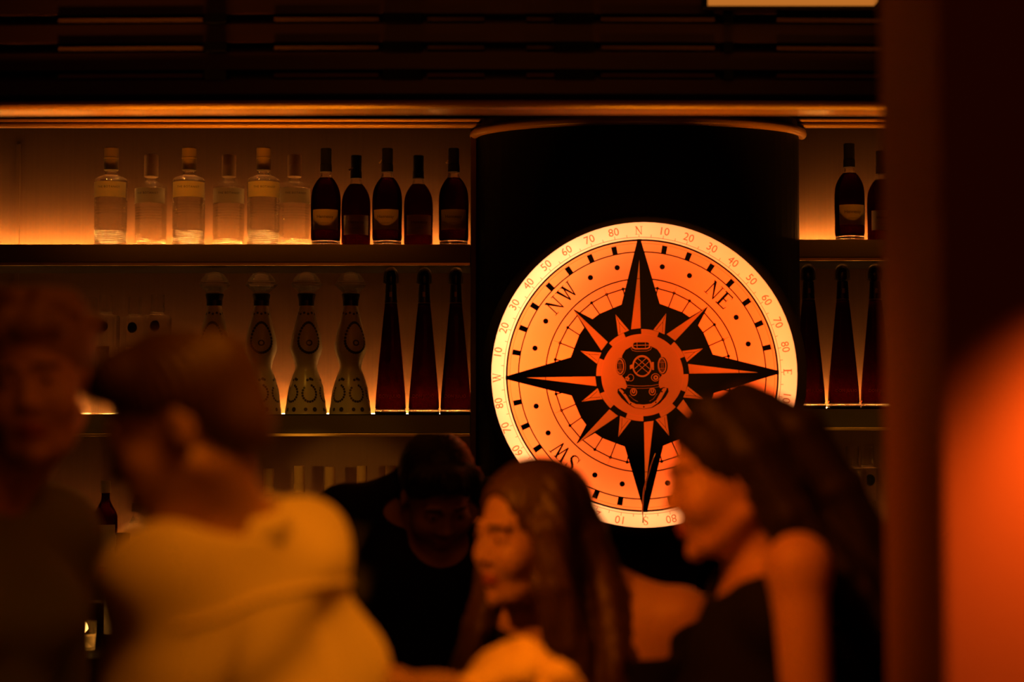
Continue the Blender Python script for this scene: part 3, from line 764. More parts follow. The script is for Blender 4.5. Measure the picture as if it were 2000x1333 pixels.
# lowest shelf: tall dark bottles with paper over their caps
LD = cognac_bottle(PAPER_T, 'dark_bottle', 'COGNAC')
k3 = (P(0, 911, 5.12).z - zC) / 0.282
ll = ['dark bottle on the lowest shelf beside the neck of the man in the pale shirt', 'paper-capped dark bottle behind the pale shirt collar', 'paper-capped dark bottle above the pale shirt, third from the left',
      'dark bottle with flared torn cap paper above the pale shirt shoulder', 'paper-capped dark bottle between the pale shirt and the bartender', 'paper-capped dark bottle touching the bartender in outline']
for i, px in enumerate((461, 525, 585, 645, 707, 763)):
    o = LD if i == 0 else dup(LD, (0, 0, 0))
    Y = 5.16
    o.location = (P(px, 900, Y).x, Y, zC + 0.0003); o.scale = (0.95, 0.95, k3 * (0.985, 0.975, 1.0, 0.99, 1.0, 1.0)[i]); o.rotation_euler = (0, 0, 0.2 * i)
    tag(o, ll[i], 'bottle', 'paper-capped bottles on the lowest shelf')

def short_bottle(glassm, capm, labm, H=0.25, R=0.037, txt=None, name='liqueur_bottle'):
    t = empty(name)
    bm_obj('glass_body', lathe(smooth_prof([(R * .8, 0.0006), (R, 0.004), (R, 0.05), (R, H * .58), (R * .93, H * .66), (R * .55, H * .75), (R * .36, H * .81), (R * .34, H * .88)], 4), 36), glassm, t, smooth=True)
    bm_obj('cap', lathe([(R * .35, H * .875), (R * .42, H * .877), (R * .42, H * .995), (R * .38, H)], 24), capm, t)
    bm_obj('label', band(R + 0.0006, H * .12, H * .55, -1.1, 1.1), labm, t)
    if txt: wrap_text('lettering', txt, 0.011, R + 0.0014, H * .42, INK, t, spacing=1.1)
    return t
zk = 1.04
def put(o, px, Y, z, lab, grp=None, s=1.0):
    o.location = (P(px, 1000, Y).x, Y, z + 0.0003); o.scale = (s,) * 3; tag(o, lab, 'bottle', grp)
b = short_bottle(GREEN, CAPB, PAPER, 0.215, 0.036); put(b, 693, 5.05, zC, 'small dark bottle with pale label and black cap beside the bartender shoulder')
bm = bmesh.new()
for a0 in range(6):
    a = a0 * math.pi / 3; tube(bm, [(0, 0, 0), (0.011 * math.sin(a), 0, 0.011 * math.cos(a) * .7)], 0.0035, 6, 0.0015)
c = bm_obj('leaf_mark', bm, CAPB, b); c.location = (0, -0.0378, 0.11)
b = short_bottle(GREEN, CAPB, PAPER_T, 0.215, 0.036); put(b, 640, 5.05, zC, 'small dark bottle just above the pale shirt shoulder')
b = short_bottle(CLEAR, CAPG, PAPER_T, 0.215, 0.030); put(b, 750, 5.05, zC, 'small clear bottle close to the left of the bartender head')
b = short_bottle(AMBERG, CAPG, PAPER, 0.275, 0.034); put(b, 206, 5.12, zC, 'slim amber bottle with gold neck between the two men on the left')
b = short_bottle(COGNAC, CAPB, PAPER, 0.30, 0.047); put(b, 240, 4.78, zk - 0.0, 'stout red-brown bottle with pale label in front of the slim amber one', s=1.0)
b = short_bottle(CLEAR, CAPG, PAPER, 0.215, 0.036); put(b, 268, 5.1, zC, 'clear pale-labelled bottle half behind the white shirt on the left')
b = short_bottle(GREEN, CAPG, PAPER, 0.285, 0.0375, 'RÉMY', 'champagne_cognac_bottle'); put(b, 1388, 4.72, zk, 'dark bottle with wide cream label standing on the counter below the profile')
b = short_bottle(COGNAC, CAPB, PAPER_T, 0.235, 0.034); put(b, 1327, 4.86, zk, 'dark amber bottle left of the cream-labelled bottle')
b = short_bottle(AMBERG, CAPB, PAPER_T, 0.26, 0.037); put(b, 1700, 4.88, zk, 'amber bottle low beside the pillar behind the long hair')
b = short_bottle(CLEAR, CAPG, PAPER_T, 0.27, 0.032); put(b, 1762, 4.88, zk, 'clear bottle half behind the pillar, low on the right')

# candle glass on the back counter
t = empty('candle_glass', (P(166, 1200, 4.70).x, 4.70, zk + 0.0003)); tag(t, 'small glowing candle glass on the counter between the two men on the left', 'candle')
bm_obj('glass_cup', lathe([(0.001, 0.001), (0.027, 0.001), (0.031, 0.075), (0.029, 0.075), (0.025, 0.008), (0.001, 0.008)], 32, False, False), CLEAR, t, smooth=True)
bm_obj('wax', lathe([(0.001, 0.009), (0.0245, 0.009), (0.0262, 0.038), (0.001, 0.037)], 28, False, False), mat('honey_wax', (0.8, 0.5, 0.2), 0.5, emit=(1.0, 0.35, 0.04), estr=0.9), t, smooth=True)  # wax given its own glow in place of candlelight soaking through
bm_obj('flame', lathe(smooth_prof([(0.001, 0.044), (0.006, 0.050), (0.0065, 0.056), (0.003, 0.066), (0.0005, 0.074)]), 16), emitter('flame_glow', (1, .45, .1), 90), t, smooth=True)
# ================================================================== PILLAR AND WALL LAMP ON THE RIGHT
px0 = 840 / FPX * 2.2
o = box_obj('pillar', (px0, 2.2, 0.0), (1.35, 2.55, 3.1), PLASTER, bevel=0.004)
tag(o, 'broad dark red plastered pillar filling the right side of the picture', 'pillar')
wl = empty('wall_lamp', (0.70, 2.06, 1.865)); tag(wl, 'small shaded wall lamp throwing an orange cone of light on the pillar', 'lamp')
bm_obj('lamp_shade', lathe([(0.018, 0.045), (0.036, -0.02), (0.034, -0.02), (0.016, 0.043)], 28, False, True), MATTE, wl, smooth=True)
bm = bmesh.new(); tube(bm, [(0, 0.0, 0.045), (0, 0.06, 0.06), (0, 0.138, 0.06)], 0.006); bm_obj('bracket', bm, LIP, wl)
lamp('SPOT', 'wall_lamp_bulb', (0.70, 2.06, 1.86), (1.0, 0.15, 0.014), 68, (0.70, 2.075, 1.0), 0.05, 88, 1.0)

# ================================================================== FIGURES
class Field:
    """a solid built from smoothly blended limbs; sampled on a grid and skinned as one continuous mesh"""
    def __init__(s, lo, hi, h=0.005, zb=None, hb=0.012):
        s.x = np.arange(lo[0], hi[0], h, dtype=np.float32); s.y = np.arange(lo[1], hi[1], h, dtype=np.float32)
        s.z = np.arange(lo[2], hi[2], h, dtype=np.float32) if zb is None else np.concatenate([np.arange(lo[2], zb, hb), np.arange(zb, hi[2], h)]).astype(np.float32)
        s.F = np.full((len(s.x), len(s.y), len(s.z)), 0.5, np.float32); s.M = None; s.k = 0.02
    def frame(s, M=None):
        s.M = M; s.Mi = None if M is None else np.array(M.inverted(), dtype=np.float32); return s
    def W(s, p): return np.array((s.M @ Vector(p)) if s.M is not None else p, dtype=np.float32)
    def _blk(s, lo, hi):
        i = [np.searchsorted(a, lo[n]) for n, a in enumerate((s.x, s.y, s.z))]; j = [np.searchsorted(a, hi[n]) for n, a in enumerate((s.x, s.y, s.z))]
        if any(a >= b for a, b in zip(i, j)): return None
        sl = tuple(slice(a, b) for a, b in zip(i, j))
        return sl, s.x[sl[0], None, None], s.y[None, sl[1], None], s.z[None, None, sl[2]]
    def _mix(s, sl, d, k, op):
        F = s.F[sl]
        if op == 'add':
            h = np.clip(0.5 + 0.5 * (F - d) / k, 0, 1); s.F[sl] = F * (1 - h) + d * h - k * h * (1 - h)
        elif op == 'cut':
            d = -d; h = np.clip(0.5 - 0.5 * (F - d) / k, 0, 1); s.F[sl] = F * (1 - h) + d * h + k * h * (1 - h)
    def cap(s, a, b, ra, rb=None, k=None, op='add'):
        k = k or s.k; rb = ra if rb is None else rb; a = s.W(a); b = s.W(b); m = max(ra, rb) + 2.2 * k + 0.01
        q = s._blk(np.minimum(a, b) - m, np.maximum(a, b) + m)
        if q is None: return s
        sl, X, Y, Z = q; ab = b - a; L = float(ab @ ab) + 1e-9
        px, py, pz = X - a[0], Y - a[1], Z - a[2]
        t = np.clip((px * ab[0] + py * ab[1] + pz * ab[2]) / L, 0, 1)
        d = np.sqrt((px - t * ab[0])**2 + (py - t * ab[1])**2 + (pz - t * ab[2])**2) - (ra + (rb - ra) * t)
        s._mix(sl, d, k, op); return s
    def chain(s, pts, rs, k=None, op='add'):
        for i in range(len(pts) - 1): s.cap(pts[i], pts[i+1], rs[i], rs[i+1], k, op)
        return s
    def ell(s, c, r, k=None, op='add', R=None):
        """ellipsoid in the current frame, optionally turned by R"""
        k = k or s.k; M = (s.M if s.M is not None else Matrix.Identity(4)) @ Matrix.Translation(c) @ (R.to_4x4() if R is not None else Matrix.Identity(4))
        w = np.array(M.translation, dtype=np.float32); m = max(r) * 1.05 + 2.2 * k + 0.01
        q = s._blk(w - m, w + m)
        if q is None: return s
        sl, X, Y, Z = q; A = np.array(M.inverted(), dtype=np.float32)
        p = [A[i, 0] * X + A[i, 1] * Y + A[i, 2] * Z + A[i, 3] for i in range(3)]
        k0 = np.sqrt(sum((p[i] / r[i])**2 for i in range(3))); k1 = np.sqrt(sum((p[i] / r[i]**2)**2 for i in range(3))) + 1e-6
        s._mix(sl, (k0 * (k0 - 1) / k1).astype(np.float32), k, op); return s
    def plane(s, n, d, k=0.004):
        """cut away the side where n.p > d (world of the field)"""
        g = n[0] * s.x[:, None, None] + n[1] * s.y[None, :, None] + n[2] * s.z[None, None, :] - d
        h = np.clip(0.5 - 0.5 * (s.F - g) / k, 0, 1); s.F = s.F * (1 - h) + g * h + k * h * (1 - h); return s
    def ripple(s, fn):
        s.F += fn(s.x[:, None, None], s.y[None, :, None], s.z[None, None, :]).astype(np.float32); return s
    def mesh(s, name):
        F = s.F; F[0] = F[-1] = 0.1; F[:, 0] = F[:, -1] = 0.1; F[:, :, 0] = F[:, :, -1] = 0.1
        ins = F < 0; c = np.zeros(tuple(n - 1 for n in F.shape), np.int8)
        sl = (slice(None, -1), slice(1, None))
        for i in (0, 1):
            for j in (0, 1):
                for k in (0, 1): c += ins[sl[i], sl[j], sl[k]]
        act = np.argwhere((c > 0) & (c < 8)); n = len(act)
        idx = np.full(c.shape, -1, np.int32); idx[act[:, 0], act[:, 1], act[:, 2]] = np.arange(n)
        acc = np.zeros((n, 3)); cnt = np.zeros(n)
        G = (s.x, s.y, s.z)
        for ax in range(3):
            o1, o2 = [a for a in range(3) if a != ax]
            for u in (0, 1):
                for v in (0, 1):
                    p = act.copy(); p[:, o1] += u; p[:, o2] += v; q = p.copy(); q[:, ax] += 1
                    fa = F[p[:, 0], p[:, 1], p[:, 2]]; fb = F[q[:, 0], q[:, 1], q[:, 2]]
                    m = (fa < 0) != (fb < 0); t = np.zeros(n); t[m] = fa[m] / (fa[m] - fb[m])
                    pos = np.stack([G[a][p[:, a]] for a in range(3)], 1).astype(float)
                    pos[:, ax] += t * (G[ax][q[:, ax]] - G[ax][p[:, ax]])
                    acc[m] += pos[m]; cnt[m] += 1
        V = acc / np.maximum(cnt, 1)[:, None]
        quads = []
        for ax in range(3):
            o1, o2 = (ax + 1) % 3, (ax + 2) % 3
            a = [slice(None)] * 3; b = [slice(None)] * 3; a[ax] = slice(None, -1); b[ax] = slice(1, None)
            ch = np.argwhere(ins[tuple(a)] != ins[tuple(b)])
            ok = (ch[:, o1] > 0) & (ch[:, o2] > 0) & (ch[:, o1] < F.shape[o1] - 1) & (ch[:, o2] < F.shape[o2] - 1); ch = ch[ok]
            flip = ins[ch[:, 0], ch[:, 1], ch[:, 2]]
            def g(d1, d2):
                p = ch.copy(); p[:, o1] -= d1; p[:, o2] -= d2; return idx[p[:, 0], p[:, 1], p[:, 2]]
            Q = np.stack([g(1, 1), g(0, 1), g(0, 0), g(1, 0)], 1)
            Q[~flip] = Q[~flip][:, ::-1]; quads.append(Q)
        Q = np.concatenate(quads); Q = Q[(Q >= 0).all(1)]
        me = bpy.data.meshes.new(name); me.vertices.add(n); me.vertices.foreach_set('co', V.ravel())
        me.loops.add(len(Q) * 4); me.loops.foreach_set('vertex_index', Q.ravel().astype(np.int32))
        me.polygons.add(len(Q)); me.polygons.foreach_set('loop_start', np.arange(0, len(Q) * 4, 4, dtype=np.int32))
        me.polygons.foreach_set('use_smooth', np.ones(len(Q), bool))
        me.update(calc_edges=True); me.validate()
        return me

def rot(yaw=0, pitch=0, roll=0):
    """head attitude: pitch > 0 looks down, yaw > 0 turns to the figure's left, roll > 0 tips to its left"""
    return Matrix.Rotation(D2R(yaw), 4, 'Z') @ Matrix.Rotation(D2R(pitch), 4, 'X') @ Matrix.Rotation(D2R(roll), 4, 'Y')

def head(f, M, fem=False, s=1.0):
    f.frame(M @ Matrix.Scale(s, 4)) if False else f.frame(M)
    j = 0.9 if fem else 1.0
    f.ell((0, .014, .040), (.074 * s, .094 * s, .082 * s), .02)
    f.ell((0, -.030, -.020), (.062 * s, .063 * s, .088 * s), .02)
    f.ell((0, -.040, -.072), (.047 * j * s, .044 * s, .034 * s), .02)
    f.ell((0, -.080, -.097), (.019 * j, .014, .014), .016)
    for sx in (-1, 1):
        f.cap((sx * .052, .0, -.05), (sx * .03, -.06, -.088), .014 * j, .012, .02)
        f.ell((sx * .038, -.064, -.024), (.027, .025, .028), .022)
        f.ell((sx * .030, -.104, .016), (.017, .015, .011), .014, 'cut')
        f.ell((sx * .030, -.0765, .013), (.0155, .0135, .0125), .005)
        f.cap((sx * .012, -.089, .033), (sx * .044, -.079, .034), .0075, .006, .010)
        f.ell((sx * .072, .008, .0), (.009, .017, .028), .006, R=Matrix.Rotation(sx * .35, 3, 'Z'))
        f.ell((sx * .084, .002, .003), (.005, .009, .017), .004, 'cut')
    f.cap((0, -.084, .024), (0, -.099, -.016), .0075, .0100, .014)
    f.ell((0, -.104, -.020), (.0100, .0100, .0090), .007)
    for sx in (-1, 1): f.ell((sx * .012, -.095, -.025), (.0075, .009, .007), .005)
    f.cap((-.018, -.0885, -.053), (.018, -.0885, -.053), .0055, .0055, .006)
    f.cap((0, -.0945, -.053), (0, -.0945, -.053), .0065, .0065, .008)
    f.cap((-.014, -.089, -.064), (.014, -.089, -.064), .0068, .0068, .006)
    f.cap((0, -.093, -.064), (0, -.093, -.064), .006, .006, .008)
    f.cap((-.024, -.090, -.0585), (.024, -.090, -.0585), .0022, .0022, .003, 'cut')

def hand(f, W, d, up, side=1, curl=0.5, s=1.0):
    """palm, four unequal bent fingers and a thumb at wrist W pointing along d, back of the hand towards up"""
    d = Vector(d).normalized(); up = Vector(up); up = (up - d * up.dot(d)).normalized(); r = d.cross(up).normalized() * side
    M = Matrix((( r.x, d.x, up.x, W[0]), (r.y, d.y, up.y, W[1]), (r.z, d.z, up.z, W[2]), (0, 0, 0, 1)))
    if f.base is not None: M = f.base @ M
    f.frame(M)
    f.ell((0, .045 * s, 0), (.038 * s, .050 * s, .016 * s), .012)
    for i, (x, L) in enumerate(((-.030, .070), (-.010, .080), (.010, .076), (.028, .060))):
        L *= s; p = Vector((x * s, (.082 - abs(x) * .25) * s, 0)); pts = [p - Vector((0, .03, 0)), p]; a = 0.12
        for q in (.45, .30, .25):
            a += curl * .9; p = p + Vector((x * .15, math.cos(a), -math.sin(a))) * L * q; pts.append(p.copy())
        f.chain(pts, [.0095 * s, .0092 * s, .0085 * s, .0078 * s, .0068 * s], .004)
    f.chain([(-.028 * s, .020 * s, -.004), (-.050 * s, .045 * s, -.014), (-.058 * s, .072 * s, -.022), (-.054 * s, .095 * s, -.028)], [.014 * s, .0125 * s, .0105 * s, .0085 * s], .008)
    f.frame(f.base)

class Fig:
    """joint positions in the figure's own frame: facing -y, feet at z = 0"""
    def __init__(g, H=1.75, fem=False, lean=(0, 0), sit=False, headpos=None, ry=0, rp=0, rr=0, wide=1.0):
        k = H / 1.75; g.k = k; g.fem = fem; g.sit = sit; g.wide = wide
        g.hipz = .93 * k if not sit else .50
        B = Matrix.Translation((0, 0, g.hipz)) @ Matrix.Rotation(D2R(lean[0]), 4, 'X') @ Matrix.Rotation(D2R(lean[1]), 4, 'Y') @ Matrix.Translation((0, 0, -.93 * k))
        g.B = B; U = lambda x, y, z: B @ Vector((x * k, y * k, z * k)); g.U = U
        g.neck = U(0, .022, 1.46)
        hp_ = U(0, -.012, 1.625) if headpos is None else Vector(headpos)
        g.hp = hp_; g.HM = Matrix.Translation(hp_) @ rot(ry, rp, rr)
        sw = (.150 if fem else .172) * wide
        g.sh = {s: U(s * sw, .015, 1.405) for s in (-1, 1)}; g.sw = sw
        ar = {}
        for s in (-1, 1): ar[s] = (U(s * (sw + .04), .03, 1.13), U(s * (sw + .03), -.06, .90))
        g.arm = ar
    def torso(g, f, o=0.0, low=.86):
        k = g.k; U = g.U; w = g.wide; f.k = .04
        cw = .150 if g.fem else .162
        RB = g.B.to_3x3()
        f.ell(U(0, .01, .93), ((.160 if g.fem else .155) * k * w + o, .112 * k + o, .115 * k), R=RB)
        f.ell(U(0, .0, 1.09), ((.122 if g.fem else .143) * k * w + o, .098 * k * w + o, .15 * k), R=RB)
        f.ell(U(0, .0, 1.26), (cw * k * w + o, .112 * k * w + o, .19 * k + o * .6), R=RB)
        f.cap(U(-g.sw + .02, .015, 1.40), U(g.sw - .02, .015, 1.40), .050 * k + o)
        if g.fem:
            for s in (-1, 1): f.ell(U(s * .066, -.088, 1.235), (.058 * k + o, .052 * k + o, .056 * k + o), .03)
        else:
            for s in (-1, 1): f.ell(U(s * .07, -.062, 1.30), (.075 * k + o, .05 * k + o, .06 * k + o), .03)
        for s in (-1, 1): f.cap(U(0, .030, 1.465), U(s * (g.sw - .03), .022, 1.415), .046 * k + o * .8, .044 * k + o)
    def arms(g, f, o=0.0, to=2, sides=(-1, 1), ru=None):
        k = g.k; t = .88 if g.fem else 1.0
        for s in sides:
            e, w = g.arm[s]; f.k = .03
            f.ell(g.sh[s], (.056 * k * t + o, .056 * k * t + o, .058 * k * t + o))
            f.cap(g.sh[s], e, .050 * k * t + o, .041 * k * t + o + (.008 if o else 0), .02)
            if to > 1: f.cap(e, w, .040 * k * t + o, .027 * k * t + o, .015)
    def legs(g, f, o=0.0, knee=1):
        k = g.k; f.k = .03
        for s in (-1, 1):
            if g.sit:
                h, kn, an = Vector((s * .09, -.02, g.hipz - .03)), Vector((s * .11, -.44, g.hipz - .02)), Vector((s * .11, -.42, .09))
            else:
                h, kn, an = Vector((s * .09 * k, .01, .90 * k)), Vector((s * .10 * k, -.015, .50 * k)), Vector((s * .11 * k, .03, .085))
            f.cap(h, kn, .085 * k + o, .058 * k + o); f.cap(kn, an, .054 * k + o, .038 * k + o)
            f.ell((kn + an) / 2 + Vector((0, .022, .06)), (.048 + o, .05 + o, .11), .03)
            if o == 0: f.cap(an + Vector((0, .015, -.045)), an + Vector((s * .015, -.15, -.052)), .034, .026, .03)

SKIN = mat('skin', (0.62, 0.34, 0.22), 0.5, sss=0.12, bump=(120.0, 0.08, (1, 1, 1), 0.001))
SKIN2 = mat('skin_darker', (0.42, 0.22, 0.13), 0.5, sss=0.1, bump=(120.0, 0.08, (1, 1, 1), 0.001))
LIPS = mat('lips', (0.40, 0.11, 0.08), 0.4)
BROW = mat('brow_hair', (0.06, 0.035, 0.02), 0.8)
EYEW = mat('eye_white', (0.7, 0.65, 0.6), 0.15); IRIS = mat('eye_iris', (0.05, 0.025, 0.012), 0.1)

def paint_face(me, M, brow=True):
    """lips and eyebrows are areas of the one continuous skin"""
    n = len(me.polygons); c = np.zeros(n * 3); me.polygons.foreach_get('center', c); c = c.reshape(n, 3)
    A = np.array(M.inverted()); p = c @ A[:3, :3].T + A[:3, 3]
    mi = np.zeros(n, np.int32); ax = np.abs(p[:, 0])
    lip = (p[:, 1] < -.08) & (ax < .024) & (np.abs(p[:, 2] + .0585) < .0115 * np.sqrt(np.clip(1 - (ax / .025)**2, 0, 1)))
    br = (p[:, 1] < -.06) & (ax > .012) & (ax < .046) & (np.abs(p[:, 2] - (.034 - .12 * (ax - .03) * (ax > .03))) < .0042)
    mi[lip] = 1
    if brow: mi[br] = 2
    me.polygons.foreach_set('material_index', mi)

def make_person(g, loc, yaw, label, skin=SKIN, lo=(-.46, -.40), hi=(.46, .36), ztop=None, hands=None, hs=1.0, fine=.75):
    top = ztop or (g.hp.z + .16)
    f = Field((lo[0], lo[1], 0.0), (hi[0], hi[1], top), .0048, fine, .012); f.base = None
    g.legs(f); g.torso(f); g.arms(f)
    f.cap(g.neck - Vector((0, 0, .03)), g.HM @ Vector((0, .018, -.055)), .058 * (0.82 if g.fem else 1), .052 * (0.84 if g.fem else 1), .03)
    head(f, g.HM, g.fem); f.frame(None)
    for s in (-1, 1):
        e, w = g.arm[s]; d = (w - e).normalized()
        up = (hands or {}).get(s, Vector((s, 0, .1)))
        hand(f, w, d, up, side=-s, curl=.45, s=.92 if g.fem else 1.0)
    me = f.mesh('person'); paint_face(me, g.HM)
    o = link('person', me, None, (skin, LIPS, BROW)); o.location = loc; o.rotation_euler = (0, 0, D2R(yaw))
    tag(o, label, 'person')
    for s in (-1, 1):
        bm = bmesh.new(); bmesh.ops.create_uvsphere(bm, u_segments=20, v_segments=14, radius=.0105)
        bmesh.ops.rotate(bm, verts=bm.verts, matrix=Matrix.Rotation(D2R(90), 3, 'X'))
        for fc in bm.faces: fc.material_index = 1 if fc.calc_center_median().y < -.0088 else 0
        e = bm_obj('eye', bm, (EYEW, IRIS), o, smooth=True)
        e.matrix_local = g.HM @ Matrix.Translation((s * .030, -.0795, .013))
    return o

def cloth(name, f, m, parent, disp=None, lab=None):
    me = f.mesh(name); o = link(name, me, parent, (m,))
    if lab: o['label'] = lab
    return o

def folds(a, seed, fx=18, fz=9):
    r = np.random.default_rng(seed); ph = r.uniform(0, 6.28, 8)
    def fn(x, y, z):
        return a * (np.sin(fx * x + 6 * np.sin(fz * .5 * z + ph[0]) + fz * z + ph[1]) * .5 + np.sin(fx * 1.7 * (x * .6 + y) - fz * 2.1 * z + ph[2]) * .35 + np.sin(31 * z + 14 * x + 2 * np.sin(20 * y) + ph[3]) * .25)
    return fn

def strands(a, M, n=46, seed=0):
    A = np.array(M.inverted(), dtype=np.float32)
    def fn(x, y, z):
        X = A[0, 0]*x + A[0, 1]*y + A[0, 2]*z + A[0, 3]; Y = A[1, 0]*x + A[1, 1]*y + A[1, 2]*z + A[1, 3]; Z = A[2, 0]*x + A[2, 1]*y + A[2, 2]*z + A[2, 3]
        th = np.arctan2(X, Y + .02)
        return a * (np.sin(n * th + 5 * np.sin(14 * Z + seed) + 22 * Z) * .6 + np.sin(n * 2.3 * th - 30 * Z + seed * 2) * .4)
    return fn

DENIM = mat('dark_trousers', (0.02, 0.018, 0.02), 0.8); SHOE = mat('dark_shoe_leather', (0.015, 0.012, 0.01), 0.4)
def lower(g, o, m, name='trousers', skirt=False):
    f = Field((-.42, -.62, .05), (.42, .34, 1.05 * g.k if not g.sit else .72), .009)
    f.base = None; k = g.k
    g.legs(f, .012)
    f.ell((0, .01, g.hipz), ((.165) * k * g.wide + .008, .118 * k + .008, .12 * k), .04)
    if skirt and not g.sit: f.cap((0, .01, .9 * k), (0, .01, .62 * k), .15, .16, .05)
    f.plane((0, 0, 1), g.hipz + .07); f.plane((0, 0, -1), -(.10 if not skirt else .5))
    c = cloth(name, f, m, o)
    for s in (-1, 1):
        an = Vector((s * .11, -.42, .09)) if g.sit else Vector((s * .11 * k, .03, .085))
        f = Field((an.x - .07, an.y - .24, -.01), (an.x + .07, an.y + .1, .12), .006)
        f.cap(an + Vector((0, .018, -.043)), an + Vector((s * .015, -.152, -.05)), .042, .036, .03); f.plane((0, 0, -1), -.001)
        cloth('shoe', f, SHOE, o)
def collar(g, o, m, r0=.068, open_=.5, h=.045, lean=0.0):
    """stand-and-fall shirt collar round the neck"""
    bm = bmesh.new(); n = 40; rows = []
    ax = ((g.HM @ Vector((0, .018, -.06)) - g.neck).normalized() + Vector((0, 0, 1.3))).normalized(); c0 = g.neck + ax * .005
    u = Vector((1, 0, 0)); v = ax.cross(u).normalized(); u = v.cross(ax)
    for i in range(n + 1):
        a = -math.pi/2 + open_/2 + (2*math.pi - open_) * i / n
        fl = 1 + .25 * (abs(i - n/2) / (n/2)) ** 4
        pts = [(r0 + .002, -.012), (r0, h * .9), (r0 + .006, h), (r0 + .012 * fl, h * .55), (r0 + .017 * fl, -.006), (r0 + .012, -.008), (r0 + .010, h * .5), (r0 + .008, -.012)]
        rows.append([bm.verts.new(c0 + (math.cos(a) * u + math.sin(a) * v) * r + ax * (z - .012 * max(0, -math.sin(a)))) for r, z in pts])
    for p, q in zip(rows, rows[1:]):
        for k in range(len(p)): bm.faces.new((p[k], q[k], q[(k+1) % len(p)], p[(k+1) % len(p)]))
    bm.faces.new(rows[0]); bm.faces.new(list(reversed(rows[-1])))
    bmesh.ops.recalc_face_normals(bm, faces=bm.faces)
    c = bm_obj('collar', bm, m, o, smooth=True); return c

def top(g, o, m, name='shirt', off=.018, sleeves=1, seed=1, amp=.004, neckr=.066, hem=.84, deep=0.0, cuffcut=None, sides=(-1, 1), lo=(-.46, -.40), hi=(.46, .36), extra=None):
    k = g.k; f = Field((lo[0], lo[1], hem * k - .02 if not g.sit else .42), (hi[0], hi[1], g.neck.z + .12), .006); f.base = None
    g.torso(f, off)
    if sleeves: g.arms(f, off + .004, sleeves, sides)
    if extra: extra(f)
    f.ripple(folds(amp, seed))
    ax = (g.HM @ Vector((0, .018, -.06)) - g.neck).normalized()
    f.cap(g.neck - ax * .03, g.neck + ax * .15, neckr * .9, neckr * 1.15, .008, 'cut')
    f.ell(g.neck + ax * .065, (.11, .11, .05), .01, 'cut')
    if deep: f.chain([g.U(0, -.09, 1.50), g.U(0, -.15, 1.50 - deep)], [.05, .012], .006, 'cut')
    if cuffcut:
        for s in sides:
            e, w = g.arm[s]; d = (w - e).normalized() if sleeves > 1 else (e - g.sh[s]).normalized(); p = w if sleeves > 1 else e
            f.cap(p + d * (cuffcut + .075), p + d * (cuffcut + .20), .078, .078, .004, 'cut')
    if not g.sit: f.plane((0, 0, -1), -hem * k)
    return cloth(name, f, m, o)

def W2(px, py, Y): return P(px, py, Y)
def at(px, Y): return ((px - CX) / FPX * Y, Y, 0)
def local(g_loc, yaw, w):                       # world point -> figure frame
    return Matrix.Rotation(-D2R(yaw), 4, 'Z') @ (Vector(w) - Vector(g_loc))

SHIRT = mat('cream_shirt_cloth', (0.86, 0.74, 0.50), 0.85, bump=(60.0, 0.2, (1, 1, 1), 0.002))
OLIVE = mat('olive_shirt_cloth', (0.22, 0.24, 0.14), 0.85, bump=(60.0, 0.2, (1, 1, 1), 0.002))
BLKC = mat('black_cloth', (0.010, 0.009, 0.009), 0.9, spec=0.15)
HBROWN = mat('brown_hair', (0.10, 0.048, 0.022), 0.45, bump=(90.0, 0.6, (1, 1, .15), 0.003))
HDARK = mat('near_black_hair', (0.018, 0.010, 0.006), 0.62, bump=(90.0, 0.6, (1, 1, .15), 0.003))
HBLK = mat('black_hair', (0.012, 0.009, 0.008), 0.5, bump=(90.0, 0.5, (1, 1, 1), 0.003))
HBLOND = mat('blond_hair', (0.78, 0.52, 0.24), 0.45, bump=(60.0, 0.8, (1, 1, .12), 0.004))
HCURL = mat('light_brown_hair', (0.34, 0.19, 0.09), 0.5, bump=(70.0, 0.8, (1, 1, 1), 0.004))

def hair_box(M, r=.17, down=.0):
    c = M.translation; return (c.x - r, c.y - r, c.z - r - down), (c.x + r, c.y + r, c.z + r)

